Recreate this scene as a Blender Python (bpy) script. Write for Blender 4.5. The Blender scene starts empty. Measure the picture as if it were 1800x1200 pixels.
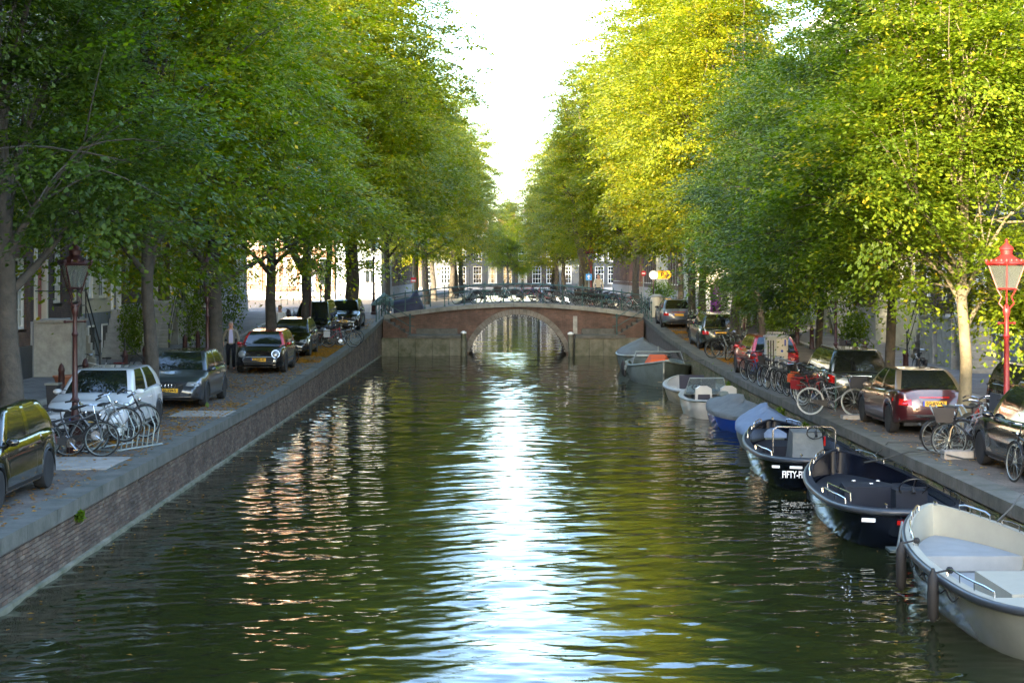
import bpy, bmesh, math, random
import numpy as np
from mathutils import Vector, Matrix
from mathutils.bvhtree import BVHTree
R = math.radians
PI = math.pi
C = bpy.context.scene.collection
SC = bpy.context.scene

# ------------------------------------------------------------------ camera, sky, sun, exposure
F = 2800.0            # focal length in pixels of the 1800 px wide photograph
CX, CY = 885.0, 480.0
CAMZ = 4.57           # metres above the water
cam_d = bpy.data.cameras.new('camera'); cam = bpy.data.objects.new('camera', cam_d); C.objects.link(cam)
cam.location = (0, 0, CAMZ); cam.rotation_euler = (R(90), 0, 0)
cam_d.sensor_width = 36; cam_d.lens = 36*F/1800
cam_d.shift_x = (900-CX)/1800; cam_d.shift_y = -(600-CY)/1800
cam_d.clip_start = .2; cam_d.clip_end = 6000
SC.camera = cam
SUN_AZ = R(24)        # off the canal axis, from behind, over the car side
SUN_EL = R(13.8)
w = bpy.data.worlds.new('World'); SC.world = w; w.use_nodes = True
nt = w.node_tree
bg = nt.nodes['Background']
sky = nt.nodes.new('ShaderNodeTexSky'); sky.sky_type = 'NISHITA'; sky.sun_disc = False
sky.sun_elevation = SUN_EL; sky.sun_rotation = PI + SUN_AZ
sky.air_density = 1.0; sky.dust_density = 1.3; sky.ozone_density = 1.8; sky.altitude = 0
nt.links.new(sky.outputs[0], bg.inputs[0]); bg.inputs[1].default_value = .15
sl = bpy.data.lights.new('sun', 'SUN'); sl.energy = 3.6; sl.angle = R(.6); sl.color = (1, .84, .58)
so = bpy.data.objects.new('sun', sl); C.objects.link(so)
sdir = Vector((math.sin(SUN_AZ)*math.cos(SUN_EL), math.cos(SUN_AZ)*math.cos(SUN_EL), -math.sin(SUN_EL)))
so.rotation_euler = sdir.to_track_quat('-Z', 'Y').to_euler()
so.location = (-60, -100, 60)
SC.view_settings.view_transform = 'Standard'; SC.view_settings.look = 'None'
SC.view_settings.gamma = 1; SC.view_settings.use_curve_mapping = False
SC.view_settings.exposure = 3.48
SC.cycles.max_bounces = 8; SC.cycles.diffuse_bounces = 3; SC.cycles.glossy_bounces = 4
SC.cycles.transmission_bounces = 5; SC.cycles.transparent_max_bounces = 8
SC.cycles.caustics_reflective = False; SC.cycles.caustics_refractive = False
SC.cycles.use_adaptive_sampling = True; SC.cycles.adaptive_threshold = .015
SC.cycles.use_denoising = True
SC.cycles.sample_clamp_indirect = 6

def gx(px, Y): return (px-CX)*Y/F
def gz(py, Y): return CAMZ-(py-CY)*Y/F
_gy = [-80, 50, 57, 66, 76, 83, 90, 100, 400]; _gv = [1.01, 1.01, 1.1, 1.24, 1.5, 1.8, 2.12, 2.15, 2.15]
def ground(Y): return float(np.interp(Y, _gy, _gv))

# ------------------------------------------------------------------ materials
M = {}
def mat(name, col, rough=.6, metal=0, bump=0, bscale=20, var=0, vscale=3, spec=None, coat=0, trans=0, alt=None, emit=None, world=False, bdist=.02):
    """principled with noise in colour and height"""
    m = bpy.data.materials.new(name); m.use_nodes = True; M[name] = m
    t = m.node_tree; b = t.nodes['Principled BSDF']
    b.inputs['Base Color'].default_value = (*col, 1); b.inputs['Roughness'].default_value = rough
    b.inputs['Metallic'].default_value = metal
    if spec is not None: b.inputs['Specular IOR Level'].default_value = spec
    if coat: b.inputs['Coat Weight'].default_value = coat; b.inputs['Coat Roughness'].default_value = .03
    if trans: b.inputs['Transmission Weight'].default_value = trans
    if emit: b.inputs['Emission Color'].default_value = (*emit[0], 1); b.inputs['Emission Strength'].default_value = emit[1]
    if world:
        gn = t.nodes.new('ShaderNodeNewGeometry'); co = gn.outputs['Position']
    else: co = t.nodes.new('ShaderNodeTexCoord').outputs['Object']
    if var:
        n = t.nodes.new('ShaderNodeTexNoise'); n.inputs['Scale'].default_value = vscale; n.inputs['Detail'].default_value = 6; n.inputs['Roughness'].default_value = .65
        t.links.new(co, n.inputs['Vector'])
        r = t.nodes.new('ShaderNodeValToRGB'); e = r.color_ramp.elements
        e[0].position = .3; e[1].position = .7
        a = alt or tuple(c*(1-var) for c in col)
        e[0].color = (*a, 1); e[1].color = (*[min(1, c*(1+var*.6)) for c in col], 1)
        t.links.new(n.outputs['Fac'], r.inputs[0]); t.links.new(r.outputs[0], b.inputs['Base Color'])
    if bump:
        n2 = t.nodes.new('ShaderNodeTexNoise'); n2.inputs['Scale'].default_value = bscale; n2.inputs['Detail'].default_value = 5
        t.links.new(co, n2.inputs['Vector'])
        bp = t.nodes.new('ShaderNodeBump'); bp.inputs['Strength'].default_value = bump; bp.inputs['Distance'].default_value = bdist
        t.links.new(n2.outputs['Fac'], bp.inputs['Height']); t.links.new(bp.outputs[0], b.inputs['Normal'])
    return m

def brick_mat(name, c1, c2, mortar, scale=1.0, bw=.22, bh=.065, wall=True, dirt=.5, moss=None, rough=.85, axis='xz', msize=.006):
    """procedural brick: courses on x+y / z of the object"""
    m = bpy.data.materials.new(name); m.use_nodes = True; M[name] = m
    t = m.node_tree; b = t.nodes['Principled BSDF']; b.inputs['Roughness'].default_value = rough
    tc = t.nodes.new('ShaderNodeTexCoord'); sp = t.nodes.new('ShaderNodeSeparateXYZ'); t.links.new(tc.outputs['Object'], sp.inputs[0])
    cb = t.nodes.new('ShaderNodeCombineXYZ')
    if axis == 'xz':
        ad = t.nodes.new('ShaderNodeMath'); ad.operation = 'ADD'
        t.links.new(sp.outputs[0], ad.inputs[0]); t.links.new(sp.outputs[1], ad.inputs[1])
        t.links.new(ad.outputs[0], cb.inputs[0]); t.links.new(sp.outputs[2], cb.inputs[1])
    else:
        t.links.new(sp.outputs[0], cb.inputs[0]); t.links.new(sp.outputs[1], cb.inputs[1])
    br = t.nodes.new('ShaderNodeTexBrick'); t.links.new(cb.outputs[0], br.inputs['Vector'])
    br.inputs['Scale'].default_value = scale; br.inputs['Brick Width'].default_value = bw; br.inputs['Row Height'].default_value = bh
    br.inputs['Mortar Size'].default_value = msize; br.inputs['Mortar Smooth'].default_value = .3
    br.inputs['Color1'].default_value = (*c1, 1); br.inputs['Color2'].default_value = (*c2, 1); br.inputs['Mortar'].default_value = (*mortar, 1)
    n = t.nodes.new('ShaderNodeTexNoise'); n.inputs['Scale'].default_value = 1.1; n.inputs['Detail'].default_value = 8; n.inputs['Roughness'].default_value = .7
    t.links.new(tc.outputs['Object'], n.inputs['Vector'])
    r = t.nodes.new('ShaderNodeValToRGB'); r.color_ramp.elements[0].position = .35; r.color_ramp.elements[1].position = .68
    d = 1-dirt; r.color_ramp.elements[0].color = (d, d, d, 1); r.color_ramp.elements[1].color = (1.15, 1.12, 1.1, 1)
    t.links.new(n.outputs['Fac'], r.inputs[0])
    mx = t.nodes.new('ShaderNodeMix'); mx.data_type = 'RGBA'; mx.blend_type = 'MULTIPLY'; mx.inputs[0].default_value = 1
    t.links.new(br.outputs[0], mx.inputs[6]); t.links.new(r.outputs[0], mx.inputs[7])
    out = mx.outputs[2]
    if moss:
        n3 = t.nodes.new('ShaderNodeTexNoise'); n3.inputs['Scale'].default_value = .9; n3.inputs['Detail'].default_value = 7
        t.links.new(tc.outputs['Object'], n3.inputs['Vector'])
        r3 = t.nodes.new('ShaderNodeValToRGB'); r3.color_ramp.elements[0].position = .48; r3.color_ramp.elements[1].position = .66
        t.links.new(n3.outputs['Fac'], r3.inputs[0])
        m2 = t.nodes.new('ShaderNodeMix'); m2.data_type = 'RGBA'; m2.inputs[7].default_value = (*moss, 1)
        t.links.new(r3.outputs[0], m2.inputs[0]); t.links.new(out, m2.inputs[6]); out = m2.outputs[2]
    t.links.new(out, b.inputs['Base Color'])
    bp = t.nodes.new('ShaderNodeBump'); bp.inputs['Strength'].default_value = .6; bp.inputs['Distance'].default_value = .01
    t.links.new(br.outputs['Fac'], bp.inputs['Height']); bp.invert = True; t.links.new(bp.outputs[0], b.inputs['Normal'])
    return m

brick_mat('brick_brown', (.16, .085, .06), (.11, .06, .045), (.2, .18, .15))
brick_mat('brick_dark', (.09, .055, .045), (.065, .042, .038), (.13, .12, .1))
brick_mat('brick_red', (.26, .1, .06), (.2, .075, .05), (.3, .26, .2))
brick_mat('brick_orange', (.3, .13, .07), (.25, .1, .06), (.34, .28, .2))
brick_mat('brick_bridge', (.19, .105, .072), (.135, .08, .06), (.15, .135, .11), dirt=.6)
brick_mat('paving', (.16, .135, .112), (.12, .1, .085), (.06, .055, .045), bw=.2, bh=.1, axis='xy', dirt=.5, rough=.8)
brick_mat('road', (.14, .12, .105), (.11, .092, .08), (.06, .055, .05), bw=.2, bh=.1, axis='xy', dirt=.35, rough=.75)
brick_mat('sidewalk', (.2, .195, .19), (.17, .165, .16), (.08, .075, .07), bw=.3, bh=.3, axis='xy', dirt=.35)
mat('quay_mortar', (.1, .085, .075), .95, var=.4, vscale=3)
mat('stone_cap', (.105, .1, .088), .8, bump=.5, bscale=12, var=.5, vscale=2.2, alt=(.05, .055, .042), world=True)
mat('stone_light', (.34, .33, .29), .8, bump=.3, var=.35, vscale=3)
mat('stone_edge', (.24, .235, .2), .8, bump=.4, var=.4, vscale=2, world=True)
mat('stone_mossy', (.16, .145, .11), .9, bump=.6, bscale=8, var=.7, vscale=1.8, alt=(.055, .065, .03), world=True)
mat('concrete', (.32, .3, .27), .85, bump=.3, var=.3)
mat('stucco_grey', (.3, .3, .31), .85, bump=.15, var=.15)
mat('stucco_blue', (.2, .23, .28), .8, bump=.15, var=.2)
mat('stucco_cream', (.6, .56, .45), .8, bump=.15, var=.12)
mat('stucco_white', (.55, .53, .48), .8, bump=.15, var=.08)
mat('stucco_dark', (.05, .055, .06), .6, bump=.15, var=.2)
mat('paint_white', (.78, .77, .72), .45, var=.06)
mat('paint_cream', (.62, .58, .46), .5, var=.08)
mat('door_green', (.015, .05, .03), .3, coat=.4)
mat('door_red', (.28, .03, .02), .3, coat=.4)
mat('door_blue', (.02, .05, .12), .3, coat=.4)
mat('door_black', (.015, .015, .018), .3, coat=.4)
mat('iron_black', (.018, .022, .022), .45, bump=.1)
mat('iron_green', (.04, .09, .085), .5, var=.3)
mat('iron_maroon', (.05, .013, .011), .45, var=.35, vscale=6)
mat('iron_red', (.22, .012, .009), .5, var=.3, vscale=6)
mat('slate', (.12, .12, .135), .6, var=.3, vscale=8)
mat('roof_tile', (.2, .07, .045), .8, var=.4, vscale=8)
mat('window_glass', (.02, .026, .03), .06, spec=.8, var=.6, vscale=.7)
mat('curtain', (.5, .48, .42), .8)
mat('lamp_glass', (.75, .78, .72), .15, trans=.92, spec=.6)
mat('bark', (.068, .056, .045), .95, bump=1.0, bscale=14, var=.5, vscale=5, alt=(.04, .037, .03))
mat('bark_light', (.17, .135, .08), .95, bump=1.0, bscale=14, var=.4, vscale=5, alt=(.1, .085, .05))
mat('rubber', (.012, .012, .013), .75, bump=.1)
mat('rubber_rail', (.03, .036, .045), .38)
mat('chrome', (.6, .6, .62), .18, metal=1)
mat('galvanised', (.3, .34, .33), .45, metal=.6, var=.2)
mat('alloy', (.42, .43, .45), .3, metal=.9)
mat('car_glass', (.01, .013, .014), .03, spec=1.0)
mat('trim_black', (.012, .012, .013), .5)
mat('plate_yellow', (.85, .45, .03), .45)
mat('plate_blue', (.02, .06, .4), .45)
mat('print_black', (.01, .01, .01), .6)
mat('print_white', (.85, .85, .82), .5)
mat('light_lens', (.22, .24, .26), .08, spec=1, coat=1)
mat('lens_red', (.45, .01, .008), .1, coat=1)
mat('lens_orange', (.8, .25, .02), .15)
for n_, c_, k_ in (('car_white', (.6, .62, .65), .3), ('car_slate', (.035, .043, .055), .28), ('car_black', (.008, .009, .011), .22),
                   ('car_golden_black', (.014, .013, .009), .1), ('car_red', (.42, .012, .012), .25), ('car_maroon', (.045, .005, .007), .3),
                   ('car_green_grey', (.03, .045, .042), .25), ('car_blue_grey', (.09, .12, .17), .3), ('car_tan', (.2, .15, .1), .35)):
    mat(n_, c_, k_, metal=.25 if n_ != 'car_white' else 0, coat=1)
mat('hull_navy', (.003, .005, .012), .18, coat=.25, bump=.15, bscale=6, var=.5, vscale=3)
mat('hull_cream', (.13, .145, .14), .25, coat=.3, var=.15, vscale=2)
mat('hull_grey', (.12, .155, .15), .5, var=.35, vscale=2)
mat('hull_blue', (.01, .05, .33), .25, coat=.4)
mat('hull_white', (.42, .43, .42), .3, coat=.4, var=.1)
mat('hull_wood', (.35, .3, .2), .4, var=.35, vscale=4)
mat('deck_navy', (.009, .012, .02), .7, bump=.1, bscale=60, spec=.25)
mat('deck_cream', (.32, .315, .26), .55, var=.08)
mat('deck_grey', (.22, .24, .25), .6, var=.12)
mat('cushion', (.012, .014, .03), .6)
mat('tarp_grey', (.1, .115, .12), .75, bump=.6, bscale=3, var=.25, bdist=.07)
mat('tarp_pale', (.13, .19, .3), .7, bump=.6, bscale=3, var=.15, bdist=.07)
mat('tarp_navy', (.03, .035, .075), .65, bump=.8, bscale=3, var=.25, bdist=.07)
mat('tarp_green', (.1, .17, .16), .7, bump=.6, bscale=4, var=.2, bdist=.07)
mat('orange_cloth', (.5, .08, .015), .8)
mat('rope', (.05, .055, .055), .9)
mat('acrylic', (.4, .5, .52), .05, trans=.8)
for n_, c_ in (('bike_black', (.012, .012, .014)), ('bike_grey', (.16, .17, .18)), ('bike_red', (.4, .02, .02)), ('bike_blue', (.03, .08, .22)),
               ('bike_green', (.02, .16, .1)), ('bike_white', (.6, .6, .58)), ('bike_violet', (.25, .14, .38)), ('bike_teal', (.02, .2, .22))):
    mat(n_, c_, .35, coat=.4)
mat('wicker', (.05, .042, .035), .9, bump=.8, bscale=80)
mat('saddle', (.015, .014, .014), .6)
mat('crate', (.02, .02, .022), .7)
mat('bag_red', (.18, .008, .01), .7)
mat('terracotta', (.42, .16, .08), .85, var=.2)
mat('plastic_bin', (.03, .035, .045), .5)
mat('sign_blue', (.03, .33, .75), .4)
mat('sign_yellow', (.95, .45, .01), .4)
mat('sign_violet', (.25, .03, .35), .5)
mat('sign_red', (.6, .02, .03), .5)
mat('box_grey', (.36, .38, .37), .6, var=.15)
mat('box_pale', (.62, .58, .46), .6, var=.1)
mat('skin', (.5, .27, .19), .6)
mat('hair_grey', (.3, .26, .22), .9)
mat('hair_brown', (.06, .035, .02), .9)
mat('cloth_tan', (.22, .2, .15), .9, bump=.3)
mat('cloth_lilac', (.48, .45, .62), .9)
mat('cloth_dark', (.02, .022, .03), .9)
mat('cloth_beige', (.5, .42, .3), .9)
mat('cloth_white', (.7, .68, .66), .9)
mat('shoe', (.02, .015, .012), .5)
mat('bulb', (.3, .28, .22), .3)
mat('arch_ring', (.2, .175, .14), .85, bump=.4, var=.45, vscale=2, world=True)
mat('hedge', (.03, .07, .02), .9, bump=1, bscale=20, var=.6, vscale=12)

def leaf_mat(name, lo, mid, hi):
    """leaf: tint attribute picks the leaf's own colour; thin leaf lets light through"""
    m = bpy.data.materials.new(name); m.use_nodes = True; M[name] = m
    t = m.node_tree; t.nodes.remove(t.nodes['Principled BSDF']); out = t.nodes['Material Output']
    at = t.nodes.new('ShaderNodeAttribute'); at.attribute_name = 'tint'
    r = t.nodes.new('ShaderNodeValToRGB'); e = r.color_ramp.elements
    e[0].position = 0; e[0].color = (*lo, 1); e[1].position = 1; e[1].color = (*hi, 1)
    x = e.new(.55); x.color = (*mid, 1); x2 = e.new(.9); x2.color = (*[(a+b)/2 for a, b in zip(mid, hi)], 1)
    t.links.new(at.outputs['Fac'], r.inputs[0])
    p = t.nodes.new('ShaderNodeBsdfPrincipled'); p.inputs['Roughness'].default_value = .42; p.inputs['Specular IOR Level'].default_value = .35
    t.links.new(r.outputs[0], p.inputs['Base Color'])
    tr = t.nodes.new('ShaderNodeBsdfTranslucent')
    hs = t.nodes.new('ShaderNodeHueSaturation'); hs.inputs['Saturation'].default_value = 1.15; hs.inputs['Value'].default_value = 1.6
    t.links.new(r.outputs[0], hs.inputs['Color']); t.links.new(hs.outputs[0], tr.inputs['Color'])
    mx = t.nodes.new('ShaderNodeMixShader'); mx.inputs[0].default_value = .5
    t.links.new(p.outputs[0], mx.inputs[1]); t.links.new(tr.outputs[0], mx.inputs[2]); t.links.new(mx.outputs[0], out.inputs[0])
    return m
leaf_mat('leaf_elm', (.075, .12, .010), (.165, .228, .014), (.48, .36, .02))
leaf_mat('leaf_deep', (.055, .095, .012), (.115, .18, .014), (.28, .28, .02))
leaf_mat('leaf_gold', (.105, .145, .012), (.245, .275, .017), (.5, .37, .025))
leaf_mat('leaf_dark_shade', (.035, .06, .012), (.07, .115, .016), (.15, .19, .02))  # deeper green, with shade over the crowns put into the colour too
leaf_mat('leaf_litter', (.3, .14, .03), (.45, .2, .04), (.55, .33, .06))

# ------------------------------------------------------------------ mesh helpers
class MB:
    def __init__(s): s.v = []; s.f = []; s.mi = []; s.k = 0
    def mat(s, k): s.k = k; return s
    def add(s, vs, fs):
        o = len(s.v); s.v += [tuple(v) for v in vs]; s.f += [tuple(i+o for i in f) for f in fs]; s.mi += [s.k]*len(fs)
    def box(s, x0, x1, y0, y1, z0, z1):
        s.add([(x0, y0, z0), (x1, y0, z0), (x1, y1, z0), (x0, y1, z0), (x0, y0, z1), (x1, y0, z1), (x1, y1, z1), (x0, y1, z1)],
              [(3, 2, 1, 0), (4, 5, 6, 7), (0, 1, 5, 4), (1, 2, 6, 5), (2, 3, 7, 6), (3, 0, 4, 7)])
        return s
    def cbox(s, c, d, rz=0, tilt=None):
        m = Matrix.Rotation(rz, 3, 'Z')
        if tilt: m = m @ Matrix.Rotation(tilt[1], 3, tilt[0])
        vs = [Vector(c)+m @ Vector((a*d[0]/2, b*d[1]/2, e*d[2]/2)) for e in (-1, 1) for a, b in ((-1, -1), (1, -1), (1, 1), (-1, 1))]
        s.add(vs, [(3, 2, 1, 0), (4, 5, 6, 7), (0, 1, 5, 4), (1, 2, 6, 5), (2, 3, 7, 6), (3, 0, 4, 7)]); return s
    def loft(s, rings, cap0=True, cap1=True, close=True):
        n = len(rings[0]); vs = [p for r in rings for p in r]; fs = []
        for i in range(len(rings)-1):
            for j in range(n if close else n-1):
                a, b = i*n+j, i*n+(j+1) % n; fs.append((a, b, b+n, a+n))
        if cap0: fs.append(tuple(range(n-1, -1, -1)))
        if cap1: fs.append(tuple(range((len(rings)-1)*n, len(rings)*n)))
        s.add(vs, fs); return s
    def tube(s, pts, r, n=6, closed=False):
        pts = [Vector(p) for p in pts]; m = len(pts)
        rr = r if hasattr(r, '__len__') else [r]*m
        rings = []; up = None
        for i, p in enumerate(pts):
            if closed: d = pts[(i+1) % m]-pts[i-1]
            else: d = pts[min(i+1, m-1)]-pts[max(i-1, 0)]
            if d.length < 1e-9: d = Vector((0, 0, 1))
            d.normalize()
            if up is None:
                up = Vector((0, 0, 1)) if abs(d.z) < .9 else Vector((1, 0, 0))
            a = d.cross(up)
            if a.length < 1e-4: a = d.cross(Vector((.3, 1, .2)))
            a.normalize(); b = a.cross(d).normalized(); up = b
            rings.append([p+(a*math.cos(2*PI*k/n)+b*math.sin(2*PI*k/n))*rr[i] for k in range(n)])
        if closed: rings.append(rings[0]); s.loft(rings, False, False)
        else: s.loft(rings)
        return s
    def lathe(s, prof, n=16, o=(0, 0, 0), ax='Z', caps=True):
        rings = []
        for r, z in prof:
            ring = []
            for k in range(n):
                a = 2*PI*k/n; x, y = r*math.cos(a), r*math.sin(a)
                p = (x, y, z) if ax == 'Z' else ((x, z, -y) if ax == 'Y' else (z, x, y))
                ring.append((p[0]+o[0], p[1]+o[1], p[2]+o[2]))
            rings.append(ring)
        s.loft(rings, caps, caps); return s
    def ball(s, c, r, n=8, m=6):
        rr = r if hasattr(r, '__len__') else (r, r, r)
        rings = [[(c[0]+rr[0]*math.sin(PI*i/m)*math.cos(2*PI*k/n), c[1]+rr[1]*math.sin(PI*i/m)*math.sin(2*PI*k/n), c[2]-rr[2]*math.cos(PI*i/m)) for k in range(n)]
                 for i in range(1, m)]
        s.loft(rings); return s
    def prism(s, poly, y0, y1, ax='Y'):
        f = (lambda a, b, c: (a, c, b)) if ax == 'Y' else ((lambda a, b, c: (c, a, b)) if ax == 'X' else (lambda a, b, c: (a, b, c)))
        s.loft([[f(a, b, y0) for a, b in poly], [f(a, b, y1) for a, b in poly]]); return s
    def mesh(s, name, mats, smooth=False, ang=40):
        me = bpy.data.meshes.new(name); me.from_pydata(s.v, [], s.f)
        for m in (mats if isinstance(mats, (list, tuple)) else [mats]): me.materials.append(M[m] if isinstance(m, str) else m)
        if any(s.mi): me.polygons.foreach_set('material_index', s.mi)
        bm = bmesh.new(); bm.from_mesh(me); bmesh.ops.recalc_face_normals(bm, faces=bm.faces); bm.to_mesh(me); bm.free()
        if smooth:
            me.polygons.foreach_set('use_smooth', [True]*len(me.polygons))
            try: me.set_sharp_from_angle(angle=R(ang))
            except Exception: pass
        return me

def tag(o, label=None, cat=None, group=None, kind=None):
    if label: o['label'] = label
    if cat: o['category'] = cat
    if group: o['group'] = group
    if kind: o['kind'] = kind
    return o
def link(name, me, parent=None, loc=(0, 0, 0), rot=(0, 0, 0), sc=None):
    o = bpy.data.objects.new(name, me); C.objects.link(o)
    o.location = loc; o.rotation_euler = rot
    if sc: o.scale = sc
    if parent: o.parent = parent
    return o
def part(name, mb, mats, parent=None, smooth=False, ang=40, **k):
    return link(name, mb.mesh(name, mats, smooth, ang), parent, **k)
def thing(name, label, cat, loc=(0, 0, 0), rz=0, group=None, rot=None):
    o = link(name, None, None, loc, rot or (0, 0, rz)); o.empty_display_size = .3
    return tag(o, label, cat, group)
def setm(o, m, slot=0):
    o.material_slots[slot].link = 'OBJECT'; o.material_slots[slot].material = M[m]
def dup(root, loc=None, rot=None, label=None, swap=None, sc=None, group=None):
    """copy of a thing with copies of its parts and sub-parts; swap: {part name: material}"""
    def cp(o, par):
        c = o.copy(); C.objects.link(c)
        if par: c.parent = par
        base = o.name.split('.')[0]
        if swap and base in swap and c.type == 'MESH': setm(c, swap[base])
        for ch in o.children: cp(ch, c)
        return c
    r = cp(root, None)
    if loc is not None: r.location = loc
    if rot is not None: r.rotation_euler = rot if hasattr(rot, '__len__') else (0, 0, rot)
    if label: r['label'] = label
    if group: r['group'] = group
    if sc: r.scale = sc
    return r
def np_mesh(name, v, tris, mats, tint=None, smooth=False):
    me = bpy.data.meshes.new(name); nv, nf = len(v), len(tris)
    me.vertices.add(nv); me.vertices.foreach_set('co', np.asarray(v, np.float32).ravel())
    k = tris.shape[1]
    me.loops.add(nf*k); me.loops.foreach_set('vertex_index', np.asarray(tris, np.int32).ravel())
    me.polygons.add(nf); me.polygons.foreach_set('loop_start', np.arange(0, nf*k, k, dtype=np.int32))
    me.polygons.foreach_set('loop_total', np.full(nf, k, dtype=np.int32))
    if smooth: me.polygons.foreach_set('use_smooth', np.ones(nf, bool))
    me.update(calc_edges=True)
    if tint is not None:
        a = me.attributes.new('tint', 'FLOAT', 'POINT'); a.data.foreach_set('value', np.asarray(tint, np.float32))
    for m in (mats if isinstance(mats, (list, tuple)) else [mats]): me.materials.append(M[m])
    return me
_texts = {}
def text_mesh(s, size, m, bold=0, ext=.003):
    key = (s, size, m, bold)
    if key in _texts: return _texts[key]
    cu = bpy.data.curves.new('lettering', 'FONT'); cu.body = s; cu.size = size; cu.align_x = 'CENTER'; cu.align_y = 'CENTER'
    cu.extrude = ext; cu.offset = bold; cu.resolution_u = 3
    o = bpy.data.objects.new('t', cu); C.objects.link(o)
    dg = bpy.context.evaluated_depsgraph_get(); me = bpy.data.meshes.new_from_object(o.evaluated_get(dg))
    C.objects.unlink(o); bpy.data.objects.remove(o)
    me.materials.clear(); me.materials.append(M[m]); _texts[key] = me
    return me
# ------------------------------------------------------------------ water
rng = np.random.default_rng(5); random.seed(7)
XL, XR = -6.77, 7.9
def water_mesh():
    ys = [-40, -20, 0, 8, 14]; y = 16.0
    while y < 92: ys.append(y); y += max(.03, .0016*y)
    while y < 232: ys.append(y); y += .5
    ys = np.array(ys); xs = np.linspace(-7.0, 8.1, 210)
    X, Y = np.meshgrid(xs, ys); Z = np.zeros_like(X)
    r = np.random.default_rng(11)
    for i in range(52):                       # wind ripples: wavelets of many lengths and headings
        lam = .17*(1.07**i); k = 2*PI/lam
        a = r.normal(PI/2, .55)               # crests lie mostly across the canal
        amp = .0038*lam**.8/(1+(lam/1.8)**1.3)
        ph = r.uniform(0, 2*PI)
        wob = .9*np.sin(X*r.uniform(.3, 1.1)+Y*r.uniform(.1, .5)+r.uniform(0, 6))
        env = .55+.45*np.sin(X*r.uniform(.15, .7)+r.uniform(0, 6))*np.sin(Y*r.uniform(.08, .5)+r.uniform(0, 6))
        fade = np.clip(1.6-(np.abs(Y)*.0016+.04)/lam*2.6, 0, 1)
        Z += amp*env*fade*np.sin(k*(X*math.cos(a)+Y*math.sin(a))+ph+wob)
    n, m = X.shape
    v = np.stack([X, Y, Z], -1).reshape(-1, 3)
    i = np.arange(n-1)[:, None]*m+np.arange(m-1)[None]; i = i.ravel()
    return np_mesh('water', v, np.stack([i, i+1, i+m+1, i+m], -1), 'water', smooth=True)
m = bpy.data.materials.new('water'); m.use_nodes = True; M['water'] = m
t = m.node_tree; b = t.nodes['Principled BSDF']
b.inputs['Base Color'].default_value = (.014, .017, .006, 1); b.inputs['Roughness'].default_value = .012; b.inputs['IOR'].default_value = 1.33
b.inputs['Specular IOR Level'].default_value = .5
tc = t.nodes.new('ShaderNodeTexCoord'); mp = t.nodes.new('ShaderNodeMapping'); mp.inputs['Scale'].default_value = (.55, 1.5, 1)
t.links.new(tc.outputs['Object'], mp.inputs[0])
n1 = t.nodes.new('ShaderNodeTexNoise'); n1.inputs['Scale'].default_value = 3.2; n1.inputs['Detail'].default_value = 3; n1.inputs['Distortion'].default_value = .6
t.links.new(mp.outputs[0], n1.inputs['Vector'])
bp = t.nodes.new('ShaderNodeBump'); bp.inputs['Strength'].default_value = .3; bp.inputs['Distance'].default_value = .014
t.links.new(n1.outputs['Fac'], bp.inputs['Height']); t.links.new(bp.outputs[0], b.inputs['Normal'])
tag(link('water', water_mesh()), kind='structure', label='dark green canal water with small ripples')
tag(part('canal_bed', MB().box(-7.2, 8.3, -60, 232, -2.2, -2), 'stone_mossy'), kind='structure')

# ------------------------------------------------------------------ ground, road, sidewalks
def strip(name, x0, x1, y0, y1, dz, m, thick=.3, step=3.0, nx=1, lab=None):
    ys = list(np.arange(y0, y1, step))+[y1]; mb = MB()
    rings = []
    for y in ys:
        z = ground(y)+dz; rings.append([(x0, y, z-thick), (x1, y, z-thick), (x1, y, z), (x0, y, z)])
    mb.loft(rings)
    return tag(part(name, mb, m), kind='structure', label=lab)
strip('quay_paving', -15.5, XL-.42, -60, 96.9, 0, 'paving', 2.6)
strip('quay_paving', XR+.42, 17.0, -60, 96.9, 0, 'paving', 2.6)
strip('road', -12.4, -9.95, -60, 96.9, .006, 'road', .01)
strip('road', 10.9, 13.2, -60, 96.9, .006, 'road', .01)
strip('sidewalk', -15.5, -12.6, -60, 96.9, .12, 'sidewalk', .13)
strip('sidewalk', 13.4, 17.0, -60, 96.9, .12, 'sidewalk', .13)
def kerb(x0, x1, y0, y1, parentname):
    root = tag(link('kerb', None), kind='structure')
    y = y0
    mb = MB(); st = None
    while y < y1:
        L = min(1.0, y1-y)
        z = ground(y+L/2); s = (ground(y+L)-ground(y))/L
        if st is None: st = MB().box(-(x1-x0)/2, (x1-x0)/2, -.492, .492, -.1, .125).mesh('kerb_stone', 'stone_light')
        link('kerb_stone', st, root, ((x0+x1)/2, y+.5, z), (math.atan(s), 0, 0))
        y += 1.0
kerb(-12.6, -12.4, 30, 97, 'l'); kerb(13.2, 13.4, 30, 97, 'r')
# cross street and the quays beyond the bridge
tag(part('cross_street', MB().box(-120, XL, 96.9, 147, 1.6, 2.15).box(XR, 120, 96.9, 108, 1.6, 2.15), 'road'), kind='structure')
tag(part('far_quay_ground', MB().box(XL, -3.8, 96.9, 228, 1.55, 2.146).box(5.0, XR, 96.9, 228, 1.55, 2.146)
         .box(-120, XL, 147, 228, 1.6, 2.142).box(XR, 120, 108, 228, 1.6, 2.142), 'paving'), kind='structure')
tag(part('far_ground', MB().box(-2500, 2500, 228, 5000, 1.4, 2.13), 'paving'), kind='structure')
tag(part('back_ground', MB().box(-2500, -15.5, -400, 96.9, -1, .99).box(17, 2500, -400, 96.9, -1, .99), 'paving'), kind='structure')

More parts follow.
